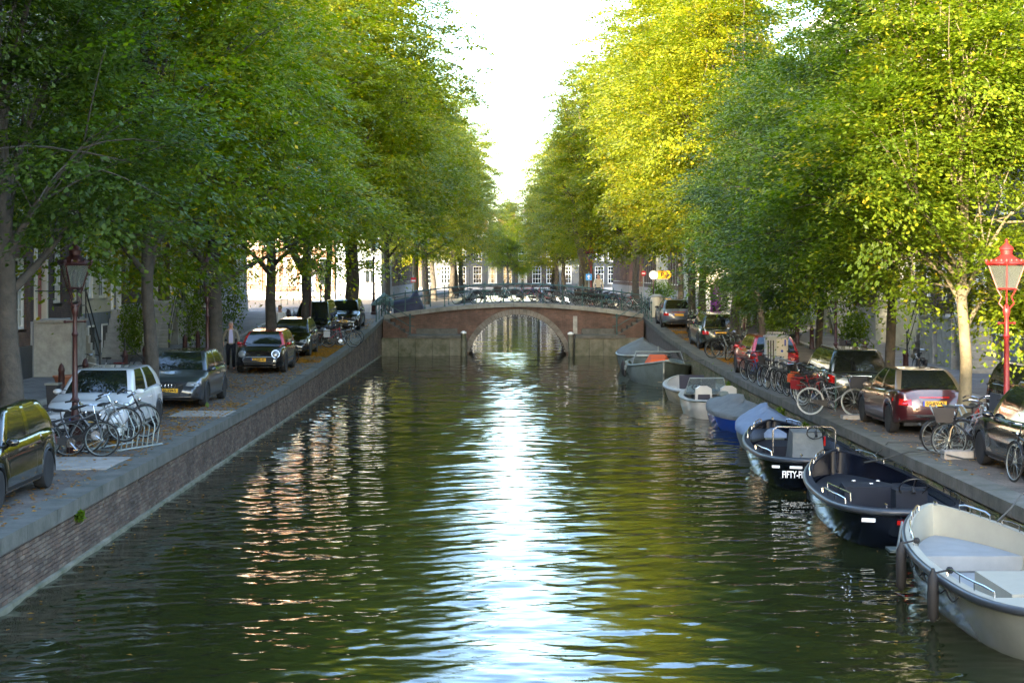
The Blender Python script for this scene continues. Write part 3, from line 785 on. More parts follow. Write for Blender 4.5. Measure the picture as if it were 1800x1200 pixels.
left = [ # y0, width, H, cols, label...
 (46.0, 6.2, 13.5, 3, dict(wall='brick_brown', baseh=1.2, door=0, doorm='door_black', base='stucco_dark'), 'brown brick canal house with a dark grey garage front, nearest the viewer'),
 (52.2, 6.4, 14.0, 3, dict(wall='brick_dark', trim='paint_cream', baseh=1.9, door=0, stoop=True, doorm='door_red'), 'brick house with a cream doorcase, red door and high stoop behind the white car'),
 (58.6, 6.0, 13.0, 3, dict(wall='stucco_cream', trim='paint_white', baseh=1.9, door=2, stoop=True, base='stucco_blue', doorm='door_black'), 'cream fronted house with a blue grey basement and black stoop railing'),
 (64.6, 7.0, 14.5, 3, dict(wall='brick_dark', baseh=2.0, door=2, stoop=True, trim='paint_cream'), 'dark brick house with tall cream windows behind the walking man'),
 (71.6, 6.2, 12.5, 3, dict(wall='brick_brown', baseh=1.7, door=1, stoop=True, roof='gable'), 'gabled brown brick house behind the forked elm'),
 (77.8, 7.0, 13.5, 4, dict(wall='brick_dark', baseh=1.6, door=0, ww=.95), 'wide dark house with four narrow bays toward the cross street'),
 (84.8, 11.5, 11.0, 5, dict(wall='stucco_grey', baseh=1.2, door=3, ww=1.0), 'long grey rendered corner house at the cross street'),
]
for y0, W_, H_, nc, kw, lab in left:
    house(lab, (XF, y0, ground(y0+W_/2)+.0), PI/2, W_, H_, nc, fl(kw.get('baseh', 1.1), 4), **{'depth': 8, **kw})
# unseen ones that shade the canal at this hour: the row up to the cross street under the viewer, and beyond it
house('unseen brown brick house next up the car-side row towards the viewer', (XF, 22, 1.0), PI/2, 12, 16, 4, fl(1.2, 4), wall='brick_brown', depth=8)
house('unseen dark brick house on the near corner of the car-side row', (XF, 3, 1.0), PI/2, 9.5, 15.5, 4, fl(1.2, 4), wall='brick_dark', depth=8)
house('unseen red brick house between the corner and the brown one in the car-side row', (XF, 12.5, 1.0), PI/2, 9.5, 16, 4, fl(1.2, 4), wall='brick_red', depth=8)
house('unseen narrow dark house before the garage-fronted one', (XF, 34, 1.0), PI/2, 12, 16.3, 4, fl(1.2, 4), wall='brick_dark', depth=8)
for i, y0 in enumerate((-21, -33, -45, -57, -69)):
    house('unseen brick house on the car-side row behind the viewer, number %s back from the cross street' % ('one', 'two', 'three', 'four', 'five')[i], (XF, y0, 1.0), PI/2, 12, (15.5, 15.5, 15.5, 15, 15)[i], 4, fl(1.2, 3), wall=('brick_dark', 'brick_brown')[i % 2], depth=8)
right = [ # y1 (far end is start because local x runs towards the viewer)
 (58.0, 7.5, 13.5, 3, dict(wall='stucco_dark', base='stucco_blue', baseh=1.9, door=0, stoop=True), 'black fronted house with a slate blue basement behind the red lantern'),
 (65.0, 7.0, 14.0, 3, dict(wall='brick_dark', base='stucco_grey', baseh=1.8, door=2, stoop=True), 'dark house with a grey basement and porch behind the estate car'),
 (72.5, 7.5, 13.5, 4, dict(wall='stucco_cream', base='stucco_cream', baseh=1.5, door=1, ww=1.0), 'cream banded house behind the trunk of the young elms'),
 (79.5, 7.0, 14.5, 3, dict(wall='brick_brown', baseh=1.5, door=0, stoop=True), 'brown brick house with steep steps behind the red car'),
 (88.5, 9.0, 16.2, 4, dict(wall='stucco_white', trim='paint_white', baseh=1.2, door=2), 'tall white house whose slate roof shows over the tree tops'),
 (96.9, 8.4, 12.0, 4, dict(wall='brick_red', baseh=1.0, door=3), 'red brick corner house at the bridge on the boat side'),
]
for y1, W_, H_, nc, kw, lab in right:
    house(lab, (17.0, y1, ground(y1-W_/2)), -PI/2, W_, H_, nc, fl(kw.get('baseh', 1.1), 4), **{'depth': 8, **kw})
house('house with brown bricks on the boat side beside the viewer', (17.0, 50.5, 1.0), -PI/2, 12, 15.5, 4, fl(1.2, 4), wall='brick_brown', depth=8)
house('house with dark bricks on the boat side nearest the viewer', (17.0, 38.5, 1.0), -PI/2, 12, 15.5, 4, fl(1.2, 4), wall='brick_dark', depth=8)
# across the cross street
house('sunlit white and orange corner house beyond the cross street', (-22.2, 147, 2.15), 0, 6.6, 13, 4, fl(.7, 3, 2.6), wall='brick_orange', baseh=.7, door=2, doorm='door_blue', st='sash', ww=1.25, base='stucco_white')
house('tall orange brick house in full sun beyond the cross street', (-30.0, 147.2, 2.15), 0, 7.7, 15, 4, fl(.9, 4, 2.4), wall='brick_orange', baseh=.9, door=0)
house('pale grey house on the quay beyond the bridge, behind the maroon lamp', (-15.5, 147.3, 2.15), 0, 4.2, 10.5, 2, fl(.9, 3), wall='stucco_blue', baseh=.9, st='sash', ww=1.0)
for i, (y0, W_, H_, wl, lab) in enumerate(((148.5, 11, 12, 'stucco_grey', 'grey rendered house, first in the row beyond the bridge'), (160, 9, 13, 'brick_brown', 'brown brick house, second in the row beyond the bridge'),
        (169.5, 10, 12, 'brick_dark', 'dark brick house, third in the row beyond the bridge'), (180, 22, 13, 'brick_brown', 'long brown house before the far end on the car side'))):
    house(lab, (-11.2, y0+.6, 2.14), PI/2, W_, H_, int(W_/2.2), fl(1.0, 4), wall=wl, depth=8)
for i, (y1, W_, H_, wl, lab) in enumerate(((121, 12.6, 14, 'stucco_cream', 'pale columned house behind the great forked elm'), (131.5, 10, 15, 'brick_brown', 'brown house beyond the columned pale one'),
        (142, 10, 14, 'stucco_cream', 'cream house half way along the row beyond the bridge'), (155, 12.5, 15, 'brick_dark', 'dark house before the red one beyond the bridge'), (172, 16, 14, 'brick_red', 'red brick house beyond the bridge on the boat side'), (198, 25, 14, 'brick_brown', 'last brown house before the far end on the boat side'))):
    house(lab, (13.6, y1, 2.14), -PI/2, W_, H_, int(W_/1.9), fl(1.0, 4), wall=wl, depth=8, ww=.95)
# houses closing the view; the dark walls carry the shade on their fronts
x = -20.0
for i, (W_, H_, wl, rf, kw, lab) in enumerate((
   (8.0, 11, 'brick_brown', 'gable', {}, 'far brown gabled house at the canal end behind foliage'),
   (7.0, 9.5, 'stucco_dark', 'cornice', {}, 'far shaded house left of the paired white windows at the canal end'.replace('left of', 'beside')),
   (6.6, 8.6, 'stucco_dark', 'cornice', dict(roofm='roof_tile'), 'far shaded low house with two white many-paned windows'),
   (6.2, 10.5, 'brick_dark', 'gable', dict(trim='paint_white'), 'far blue grey house with a pale gable in the tree gap'),
   (5.0, 12.5, 'stucco_dark', 'gable', dict(trim='paint_white', door=1, doorm='door_black', base='stucco_dark'), 'far dark blue house with a white door surround'),
   (5.6, 10.0, 'stucco_dark', 'cornice', {}, 'far slate blue house with a wide white shop window'),
   (7.5, 9.5, 'brick_dark', 'cornice', {}, 'far dark brick house under the yellow boughs'),
   (9.0, 11, 'brick_brown', 'gable', {}, 'far brown house at the boat side corner of the canal end'))):
    house(lab, (x, 232, 1.9), 0, W_, H_, 3 if W_ > 5.5 else 2, fl(.6, 3, 2.5, hh=2.0), wall=wl, roof=rf, **{'baseh': .6, 'ww': 1.3, 'group': 'houses closing the far end', **kw})
    x += W_+.05

# ------------------------------------------------------------------ bridge
BY0, BY1 = 90.0, 97.0
def deck(x):
    t = (x-.8)/7.6; return 2.9-.72*min(1, t*t)**.9
def arch_z(x, cr=2.25, hw=2.8):
    t = abs(x-.8)/hw
    return (cr+.9)*math.sqrt(max(0, 1-(t*.97)**2))-.9
br = thing('arch_bridge', 'low brick arch bridge with stone arch ring and iron railings crossing the canal', 'bridge', (0, 0, 0))
xs = list(np.linspace(XL, -2.0, 12))+list(np.linspace(-1.95, 3.55, 34))+list(np.linspace(3.6, XR, 12))
def arch_bottom(x): return arch_z(x) if abs(x-.8) < 2.78 else -2.0
mb = MB(); rings = []
for x in xs: rings.append([(x, BY0, arch_bottom(x)), (x, BY1, arch_bottom(x)), (x, BY1, deck(x)-.22), (x, BY0, deck(x)-.22)])
mb.loft(rings); part('masonry', mb, 'brick_bridge', br)
mb = MB(); rings = [[(x, BY0-.12, deck(x)-.22), (x, BY1+.12, deck(x)-.22), (x, BY1+.12, deck(x)-.02), (x, BY0-.12, deck(x)-.02)] for x in np.linspace(XL, XR, 40)]
mb.loft(rings); part('deck', mb, 'road', br)
nst = 14
for i in range(nst):                                  # coping stones along the near edge
    a = XL+(XR-XL)*i/nst+.01; e = XL+(XR-XL)*(i+1)/nst-.01
    part('coping_stone', MB().loft([[(x, BY0-.2, deck(x)-.24), (x, BY0+.35, deck(x)-.24), (x, BY0+.35, deck(x)+.01), (x, BY0-.2, deck(x)+.01)] for x in np.linspace(a, e, 4)]), 'stone_edge', br)
nv = 37
for i in range(nv):                                   # arch ring stones
    def P(q, o):
        a = PI-(.32+(PI-.64)*q)
        ca, sa = math.cos(a), math.sin(a)
        x = .8+ca*(2.887+o)*1.0; z = -.9+sa*(3.15+o)
        return x, z
    q0, q1 = i/nv+.0012, (i+1)/nv-.0012
    pts = [P(q0, .0), P(q1, .0), P(q1, .3), P(q0, .3)]
    part('arch_stone', MB().prism(pts, BY0-.06, BY0+.05), 'arch_ring', br)
bm_b = MB().ball((0, 0, 0), .035, 6, 5).mesh('light_bulb', 'bulb')
for i in range(46):
    a = PI-(.36+(PI-.72)*i/45); link('light_bulb', bm_b, br, (.8+math.cos(a)*2.83, BY0-.09, -.9+math.sin(a)*3.08))
part('inset_panel', MB().box(3.93, 4.17, BY0-.05, BY0, 1.15, 2.15), 'stone_light', br)
def platform(x0, x1, label, sgn):
    t = thing('landing_stage', label, 'landing', (0, 0, 0))
    n = 5
    for i in range(n):
        a = x0+(x1-x0)*i/n+.008; e = x0+(x1-x0)*(i+1)/n-.008
        part('facing_slab', MB().box(a, e, 88.0, 88.3, -.5, .98), 'stone_mossy', t)
    part('core', MB().box(x0, x1, 88.31, 89.99, -1.5, .96), 'stone_mossy', t)
    xa, xb = (x0+1.45, x1-.05) if sgn < 0 else (x0+.05, x1-1.1)
    part('top_slab', MB().box(xa, xb, 87.9, 89.98, .981, 1.14), 'stone_cap', t)
    part('bench_ledge', MB().box(xa+.4, xb-.5, 89.5, 89.985, 1.141, 1.45), 'stone_cap', t)
    return t
platform(-6.75, -2.05, 'mossy stone landing stage below the bridge beside the white-capped post on the car side', -1)
platform(3.95, 7.85, 'mossy stone landing stage below the bridge next to the moored boats', 1)
def stairs(x0, d, label):
    t = thing('quay_stairs', label, 'stairs', (x0, 89.3, 0))
    me = MB().box(-.14, .14, -.6, .6, -.4, .09).mesh('step', 'stone_cap')
    for i in range(5): link('step', me, t, (d*(.18+i*.28), 0, 1.9-i*.18))
    part('side_wall', MB().loft([[(0, -.75, -.5), (0, -.62, -.5), (0, -.62, 2.0), (0, -.75, 2.0)], [(d*1.5, -.75, -.5), (d*1.5, -.62, -.5), (d*1.5, -.62, 1.1), (d*1.5, -.75, 1.1)]]), 'brick_bridge', t)
    rl = MB()
    for h in (.5, 1.0): rl.tube([(0, -.7, 2.0+h), (d*1.45, -.7, 1.15+h), (d*1.75, -.7, 1.1+h)], .025, 5)
    rl.tube([(d*1.5, -.7, 1.05), (d*1.5, -.7, 2.2)], .045, 6); rl.ball((d*1.5, -.7, 2.25), .07)
    part('handrail', rl, 'iron_green', t)
stairs(-6.7, 1, 'stone steps with a green handrail going down to the landing on the car side')
stairs(7.8, -1, 'stone steps and handrail going down to the landing by the boats')
def post(x, y, r, z, label, cap=True, m='hull_wood'):
    t = thing('mooring_post', label, 'post', (x, y, 0))
    part('timber', MB().lathe([(r, -1.5), (r, z)], 10), 'stone_mossy', t, True)
    if cap: part('cap', MB().lathe([(r+.03, z), (r+.03, z+.08), (r*.4, z+.14)], 10), 'paint_white', t, True)
post(gx(815, 87.6), 87.5, .13, 1.25, 'white-capped timber post at the car side foot of the arch')
post(gx(1003, 87.6), 87.5, .14, 1.2, 'white-capped timber post at the boat side foot of the arch')
post(2.2, 100, .09, 1.85, 'dark timber post seen through the bridge arch', cap=False)
# railings of the bridge
def railing(label, y, x0, x1, n, m='iron_green', zf=deck, spec='railing'):
    t = thing('bridge_railing', label, 'railing', (0, 0, 0))
    pm = MB().lathe([(.05, 0), (.05, .1), (.03, .14), (.026, 1.0), (.045, 1.03), (.045, 1.08), (.02, 1.14), (.035, 1.18), (0.01, 1.24)], 8).mesh('post', m, True)
    for i in range(n):
        x = x0+(x1-x0)*i/(n-1); link('post', pm, t, (x, y, zf(x)))
    for h in (.45, .75, 1.05):
        part('rail', MB().tube([(x, y, zf(x)+h) for x in np.linspace(x0, x1, 26)], .02 if h < 1 else .028, 5), m, t)
    return t
railing('green iron railing along the near edge of the arch bridge', BY0+.08, XL+.1, XR-.1, 14)
railing('green iron railing along the far edge of the arch bridge', BY1-.1, XL+.1, XR-.1, 14)
def rail_y(label, x, y0, y1, n):
    t = thing('quay_railing', label, 'railing', (0, 0, 0))
    pm = MB().lathe([(.05, 0), (.03, .1), (.026, 1.0), (.045, 1.05), (.02, 1.1), (.01, 1.2)], 8).mesh('post', 'iron_green', True)
    for i in range(n): y = y0+(y1-y0)*i/(n-1); link('post', pm, t, (x, y, ground(y)))
    for h in (.5, 1.0): part('rail', MB().tube([(x, y, ground(y)+h) for y in np.linspace(y0, y1, 6)], .022, 5), 'iron_green', t)
rail_y('short green railing at the head of the steps on the car side', XL-.1, 86, 90, 3)
rail_y('short green railing at the head of the steps by the boats', XR+.1, 86, 90, 3)
t = thing('bridge_railing', 'black iron railing of the side canal bridge behind the forked elm', 'railing', (0, 0, 0))
pm = MB().lathe([(.07, 0), (.04, .1), (.035, 1.1), (.07, 1.15), (.03, 1.2), (.05, 1.3), (.01, 1.4)], 8).mesh('post', 'iron_black', True)
for i in range(9): link('post', pm, t, (-16.6+i*.03, 112+i*3.2, 2.15))
for h in (.45, .8, 1.1): part('rail', MB().tube([(-16.6, 112, 2.15+h), (-16.35, 137.6, 2.15+h)], .03, 5), 'iron_black', t)

# ------------------------------------------------------------------ lanterns, bollards, signs
def lantern(label, x, y, m, s=1.0, z=None, group='crown lanterns'):
    t = thing('street_lantern', label, 'street lamp', (x, y, ground(y) if z is None else z), .5, group); t.scale = (s, s, s)
    pr = [(.17, 0), (.17, .12), (.13, .16), (.12, .5), (.14, .55), (.09, .62), (.066, .9), (.06, 1.0), (.1, 1.05), (.058, 1.1), (.048, 2.3), (.07, 2.35), (.045, 2.4), (.04, 2.7), (.065, 2.78), (.075, 2.84), (.04, 2.95)]
    part('post', MB().lathe(pr, 14), m, t, True)
    am = MB()
    for k in range(4):
        a = k*PI/2+PI/4; ca, sa = math.cos(a), math.sin(a)
        am.tube([(ca*.03, sa*.03, 2.85), (ca*.14, sa*.14, 2.98), (ca*.09, sa*.09, 3.1), (ca*.18, sa*.18, 3.26)], .014, 5)
    part('ladder_bar', MB().tube([(-.2, 0, 2.6), (.2, 0, 2.6)], .015, 5).ball((.2, 0, 2.6), .03).ball((-.2, 0, 2.6), .03), m, t)
    part('bracket', am, m, t, True)
    z0, z1, r0, r1 = 3.26, 3.74, .17, .34
    fr = MB()
    cs = [(math.cos(k*PI/2+PI/4), math.sin(k*PI/2+PI/4)) for k in range(4)]
    for k in range(4):
        c, d = cs[k], cs[(k+1) % 4]
        fr.tube([(c[0]*r0, c[1]*r0, z0), (c[0]*r1, c[1]*r1, z1)], .014, 4)
        fr.tube([(c[0]*r0, c[1]*r0, z0), (d[0]*r0, d[1]*r0, z0)], .018, 4)
        fr.tube([(c[0]*r1*1.06, c[1]*r1*1.06, z1), (d[0]*r1*1.06, d[1]*r1*1.06, z1)], .03, 4)
        for q in (0, .25, .5, .75): fr.ball((c[0]*r1*1.08*(1-q)+d[0]*r1*1.08*q, c[1]*r1*1.08*(1-q)+d[1]*r1*1.08*q, z1+.05), (.035, .035, .05), 6, 4)
    part('lantern_frame', fr, m, t)
    for k in range(4):
        c, d = cs[k], cs[(k+1) % 4]; q = .97
        part('glass_pane', MB().loft([[(c[0]*r0*q, c[1]*r0*q, z0+.01), (d[0]*r0*q, d[1]*r0*q, z0+.01), (d[0]*r1*q, d[1]*r1*q, z1-.01), (c[0]*r1*q, c[1]*r1*q, z1-.01)],
            [(c[0]*r0*.955, c[1]*r0*.955, z0+.01), (d[0]*r0*.955, d[1]*r0*.955, z0+.01), (d[0]*r1*.955, d[1]*r1*.955, z1-.01), (c[0]*r1*.955, c[1]*r1*.955, z1-.01)]]), 'lamp_glass', t)
    part('hood', MB().lathe([(.34, z1), (.33, z1+.03), (.22, z1+.1), (.14, z1+.15), (.11, z1+.18), (.12, z1+.26), (.145, z1+.27), (.13, z1+.31), (.05, z1+.38), (.025, z1+.41), (.035, z1+.44), (.01, z1+.48)], 12), m, t, True)
    part('lamp', MB().lathe([(.05, z0+.02), (.05, z0+.1), (.07, z0+.18), (.06, z0+.3), (.02, z0+.36)], 10), 'bulb', t, True)
    return t
lantern('maroon crown lantern at the nose of the white car beside the black bicycle', -8.5, 31.6, 'iron_maroon', 1.0)
lantern('dark crown lantern near the trunk between the two hatchbacks, by the walking man', -8.85, 47.6, 'iron_maroon', .97)
lantern('dark crown lantern beyond the red-roofed car', gx(545, 70), 70, 'iron_maroon', .95)
lantern('slim dark lantern standing in front of the dark van', gx(564, 75), 75, 'iron_black', .85)
lantern('maroon lantern on the pavement corner at the car side end of the bridge', gx(657, 93), 93, 'iron_maroon', 1.15, z=2.15)
lantern('bright red crown lantern in full sun by the black car', 9.68, 30.65, 'iron_red', 1.0)
lantern('maroon lantern between the green estate car and the red car', gx(1301, 64), 63, 'iron_maroon', 1.05)
lantern('dark maroon lantern behind the elm trunks by the steep steps', gx(1469, 56), 56, 'iron_maroon', .95)
lantern('small red lantern in front of the great forked elm beyond the bridge', gx(1039, 104), 104, 'iron_red', 1.0, z=2.15)
bol = MB().lathe([(.13, 0), (.12, .1), (.105, .13), (.085, .75), (.1, .78), (.09, .84), (.06, .93), (.0, 1.0)], 10).mesh('bollard', 'iron_maroon', True)
def bollard(x, y, label, tilt=0):
    o = link('bollard', bol, None, (x, y, ground(y)+.1), (0, tilt, 0), (1, 1, 1)); tag(o, label, 'bollard', 'maroon street bollards')
for px, lab in ((5, 'beside the dark garage front'), (108, 'by the terracotta planter'), (150, 'just past the planter at the stoop foot'), (220, 'next to the scrolled iron gate'), (255, 'right behind the white car roof'.replace('right ', '')),
                (325, 'behind the slate hatchback'), (348, 'nearer the walking man')):
    bollard(-12.15, 2800*12.15/(885-px), 'maroon bollard ' + lab)
bollard(gx(562, 84)-.9, 84, 'maroon bollard near the black bicycles beyond the red-roofed car')
bollard(gx(487, 74), 74, 'leaning dark bollard behind the small black car', .12); bollard(gx(506, 80), 80, 'upright dark bollard of the leaning pair', 0); bollard(gx(514, 80.6), 80.6, 'dark bollard of the pair leaning toward the forked elm', -.22)
for px, lab in ((1327, 'in the sun by the planter'), (1358, 'in the sun right of the planter'.replace('right of', 'just past')), (1401, 'in shade behind the red car'), (1427, 'in shade by the cream banded house'), (1520, 'beside the dark porch'), (1592, 'behind the dark estate car')):
    bollard(13.0, 2800*13.0/(px-885), 'maroon bollard on the boat side ' + lab)
def pole_sign(name, label, x, y, z, h, polem='galvanised'):
    t = thing(name, label, 'sign', (x, y, z)); part('pole', MB().tube([(0, 0, 0), (0, 0, h)], .035, 8), polem, t); return t
t = pole_sign('direction_sign', 'blue square sign with a white upward arrow beyond the bridge', gx(1035, 99), 99, 2.15, 2.5)
zc = gz(487, 99)-2.15
part('board', MB().box(-.19, .19, -.08, -.05, zc-.2, zc+.2), 'sign_blue', t)
part('arrow', MB().box(-.03, .03, -.092, -.082, zc-.14, zc+.03).prism([(-.11, zc+.02), (.11, zc+.02), (0, zc+.15)], -.092, -.082), 'print_white', t)
t = pole_sign('parking_sign', 'yellow direction board with a black P and arrow at the bridge end', gx(1147, 94), 93.4, 2.15, 2.7, 'iron_maroon')
zc = gz(483, 93.4)-2.15; x0, x1 = .25, .96
part('board', MB().prism([(x0, zc-.24), (x1-.05, zc-.24), (x1+.1, zc), (x1-.05, zc+.24), (x0, zc+.24)], -.1, -.06), 'sign_yellow', t)
part('border', MB().prism([(x1-.2, zc-.2), (x1-.02, zc), (x1-.2, zc+.2), (x1-.27, zc+.2), (x1-.12, zc), (x1-.27, zc-.2)], -.112, -.102), 'print_black', t)
link('letter_p', text_mesh('P', .34, 'print_black', .006), t, ((x0+x1)/2-.1, -.106, zc), (R(90), 0, 0))
part('border', MB().box(x0+.02, x1-.3, -.11, -.102, zc+.19, zc+.21).box(x0+.02, x1-.3, -.11, -.102, zc-.21, zc-.19), 'print_black', t)
part('round_plate', MB().lathe([(.26, -.01), (.26, .01)], 24, (0, -.06, zc), 'Y'), 'print_white', t)
t = pole_sign('road_sign', 'small red and white sign in front of the sunlit far trunk', gx(727, 103), 103, 2.15, 2.3)
part('board', MB().box(-.17, .17, -.08, -.05, 1.82, 2.14), 'sign_red', t); part('stripe', MB().box(-.13, .13, -.095, -.082, 1.88, 1.98), 'print_white', t)
t = pole_sign('road_sign', 'small magenta and white sign beside the pale columned house', gx(1131, 99), 99, 2.15, 2.6)
part('board', MB().lathe([(.17, -.015), (.17, .015)], 20, (0, -.06, 2.4), 'Y'), 'sign_red', t); part('stripe', MB().box(-.1, .1, -.09, -.078, 2.36, 2.44), 'print_white', t)
# litter bin, planters, garbage etc.
t = thing('litter_bin', 'stout beige litter bin at the boat side end of the bridge', 'bin', (gx(1153, 90), 89.6, ground(89.6)))
part('body', MB().lathe([(.32, 0), (.34, .1), (.34, 1.05), (.3, 1.12)], 16), 'box_pale', t, True); part('lid', MB().lathe([(.36, 1.121), (.36, 1.2), (.2, 1.28)], 16), 'box_grey', t, True)
t = thing('refuse_bin', 'dark plastic refuse bin beside the thick elm trunk', 'bin', (gx(94, 41), 41, 1.1))
part('body', MB().loft([[(-.12, -.12, 0), (.12, -.12, 0), (.12, .12, 0), (-.12, .12, 0)], [(-.16, -.16, .6), (.16, -.16, .6), (.16, .16, .6), (-.16, .16, .6)]]), 'plastic_bin', t)
part('lid', MB().box(-.18, .18, -.18, .18, .601, .65), 'galvanised', t)
def planter(label, x, y, z, r, h, m='terracotta', fr=.5, fh=.8, pot='pot'):
    t = thing('plant_pot', label, 'plant', (x, y, z))
    part('pot', MB().lathe([(r*.7, 0), (r, h*.9), (r*1.1, h*.9), (r*1.1, h), (r*.9, h)], 14), m, t, True)
    if fh > 0:
        N = 1500; c = rng.normal(size=(N, 3)); c /= np.linalg.norm(c, axis=1)[:, None]; c *= (rng.random((N, 1))**.4)*rng.uniform(.8, 1.1, (N, 1)); c = c*[fr*.6, fr*.6, fh*.55]+[0, 0, h+fh*.5]
        d = rng.normal(size=(N, 3)); d /= np.linalg.norm(d, axis=1)[:, None]; e = np.cross(d, rng.normal(size=(N, 3))); e /= np.linalg.norm(e, axis=1)[:, None]
        V = np.stack([c-d*.07, c+e*.03, c+d*.07, c-e*.03], 1).reshape(-1, 3); i = np.arange(N)*4
        link('foliage', np_mesh('foliage', V, np.stack([i, i+1, i+2, i+3], -1), 'leaf_deep', rng.uniform(0, .6, N*4)), t)
planter('empty terracotta pot at the foot of the red-door stoop', gx(121, 46), 46, 1.12, .42, .5, fh=0)
planter('leafy bush in a square pot by the blue grey basement', gx(232, 60), 60, 1.1, .4, .4, 'stucco_dark', 1.0, 2.0)
planter('tall dark green bush against the dark brick house behind the man', gx(345, 66), 66, 1.2, .4, .3, 'stucco_dark', 1.4, 3.0)
planter('dark ivy clump beside the walking man', gx(402, 72), 72, 1.3, .4, .3, 'stucco_dark', 1.5, 3.2)
planter('green shrub in a pale tub between the sunlit bollards', gx(1363, 70), 70, 1.4, .4, .6, 'box_pale', 1.2, 1.0)
planter('shrub in front of the cream house beyond the red car', gx(1392, 72), 72, 1.4, .4, .4, 'stucco_dark', 1.5, 1.6)
planter('round green bush by the bicycle with coloured bags', gx(1501, 62), 62, 1.2, .4, .4, 'stucco_dark', 1.1, 1.5)
planter('leafy tub at the corner behind the litter bin', gx(1163, 100), 100, 2.15, .5, .5, 'box_pale', 1.6, 1.4)
# concrete pads and tree pits on the quay
for nm, x, y, sx, sy, lab in (('concrete_pad', -7.95, 29.8, 1.5, 1.9, 'pale concrete pad under the bicycle rack'), ('concrete_pad', -7.6, 40.3, 1.4, 1.6, 'pale concrete pad behind the white car'), ('concrete_pad', 9.1, 35, .01, .01, None)):
    if lab: tag(part(nm, MB().box(x-sx/2, x+sx/2, y-sy/2, y+sy/2, .9, ground(y)+.018), 'concrete'), kind='structure')
for x, y in ((-8.7, 39.6), (-8.98, 50.2), (-8.95, 61.5), (-8.9, 71.5), (-9.1, 30.4), (9.6, 33.2), (9.54, 39.7), (9.55, 48), (9.6, 66.5)):
    tag(part('tree_pit', MB().box(x-.7, x+.7, y-.7, y+.7, .8, ground(y)+.008), 'bark'), kind='structure')
# tarpaulins and street boxes on and near the bridge
def tarp(name, label, loc, prof, wdt, m, cat='cover', rz=0):
    """draped sheet over something: outline prof = [(x, z)], rounded across"""
    t = thing(name, label, cat, loc, rz); rings = []
    n = 9; r = random.Random(len(label))
    for x, z in prof:
        rings.append([(x+r.uniform(-.02, .02), -wdt/2*math.cos(PI*k/(n-1))*(1 if 0 < k < n-1 else 1.08), max(.02, z*math.sin(PI*k/(n-1))**.45+r.uniform(-.02, .02)) if 0 < k < n-1 else .02) for k in range(n)])
    part('sheet', MB().loft(rings, True, True, False), m, t, True, 60); return t
tarp('covered_moped', 'moped under a navy blue tarpaulin on the bridge behind the railing', (gx(718, 91.5), 91.3, 2.25), [(-.82, .05), (-.8, .75), (-.3, .85), (.1, .95), (.3, 1.25), (.5, 1.4), (.62, 1.1), (.95, .3), (1.0, .05)], .8, 'tarp_navy')
tarp('covered_moped', 'pale green canopy over a parked moped at the car side bridge corner', (gx(676, 92), 91.8, 2.7), [(-.75, .05), (-.4, .45), (0, .75), (.45, .4), (.75, .05)], .9, 'tarp_green')
t = thing('utility_cabinet', 'grey and pale utility cabinet with a dark stripe behind the bicycles by the red car', 'cabinet', (gx(1366, 50), 50.2, 1.01))
part('grey_cabinet', MB().box(-.34, .34, -.2, .2, 0, 1.55).box(-.37, .37, -.23, .23, 1.551, 1.6), 'box_grey', t)
part('pale_sign_plate', MB().loft([[(.0, -.24, .82), (.3, -.24, .82), (.34, -.24, 1.02), (.34, -.24, 1.5), (-.03, -.24, 1.5), (-.03, -.24, 1.0)], [(.0, -.215, .82), (.3, -.215, .82), (.34, -.215, 1.02), (.34, -.215, 1.5), (-.03, -.215, 1.5), (-.03, -.215, 1.0)]]), 'box_pale', t)
part('mark', MB().box(.22, .27, -.252, -.242, 1.28, 1.48).lathe([(.04, -.006), (.04, .006)], 12, (.15, -.247, 1.12), 'Y'), 'plate_blue', t)
for k in range(3): part('vent_slat', MB().box(-.3+k*.08, -.26+k*.08, -.212, -.202, .3, 1.45), 'trim_black', t)
t = thing('poster_pillar', 'violet poster board beside the pale column near the mopeds', 'poster board', (gx(1258, 84), 84, ground(84)))
part('panel', MB().box(-.28, .28, -.05, .05, .5, 2.1), 'sign_violet', t); part('foot', MB().box(-.28, .28, -.04, .04, 0, .499), 'galvanised', t)
part('print', MB().box(-.12, .14, -.062, -.052, 1.5, 1.56).box(-.12, .05, -.062, -.052, 1.38, 1.44), 'print_white', t)
t = thing('advert_column', 'pale grey square column next to the violet poster', 'column', (gx(1270, 84), 84.3, ground(84)))
part('shaft', MB().box(-.28, .28, -.28, .28, .12, 2.25), 'box_grey', t); part('cap', MB().box(-.33, .33, -.33, .33, 2.251, 2.36), 'stone_light', t); part('foot', MB().box(-.32, .32, -.32, .32, 0, .119), 'stone_light', t)
# scrolled iron gate and dark board by the stoops
t = thing('iron_gate', 'low scrolled iron gate beside the blue grey basement', 'gate', (gx(222, 50.5), 52.0, 1.12))
sp_ = [(.35*math.cos(a)*(1-a/14)+.0, 0, .45+.35*math.sin(a)*(1-a/14)) for a in np.linspace(0, 11, 34)]
part('scroll', MB().tube(sp_, .018, 5).tube([(-.35, 0, 1.15), (-.1, 0, .9), (.3, 0, .55), (.35, 0, .45)], .018, 5), 'iron_black', t, True)
part('frame', MB().tube([(-.4, 0, 0), (-.4, 0, 1.3)], .025, 6).tube([(-.4, 0, .05), (.5, 0, .05)], .02, 5).tube([(.5, 0, 0), (.5, 0, .8)], .025, 6), 'iron_black', t)
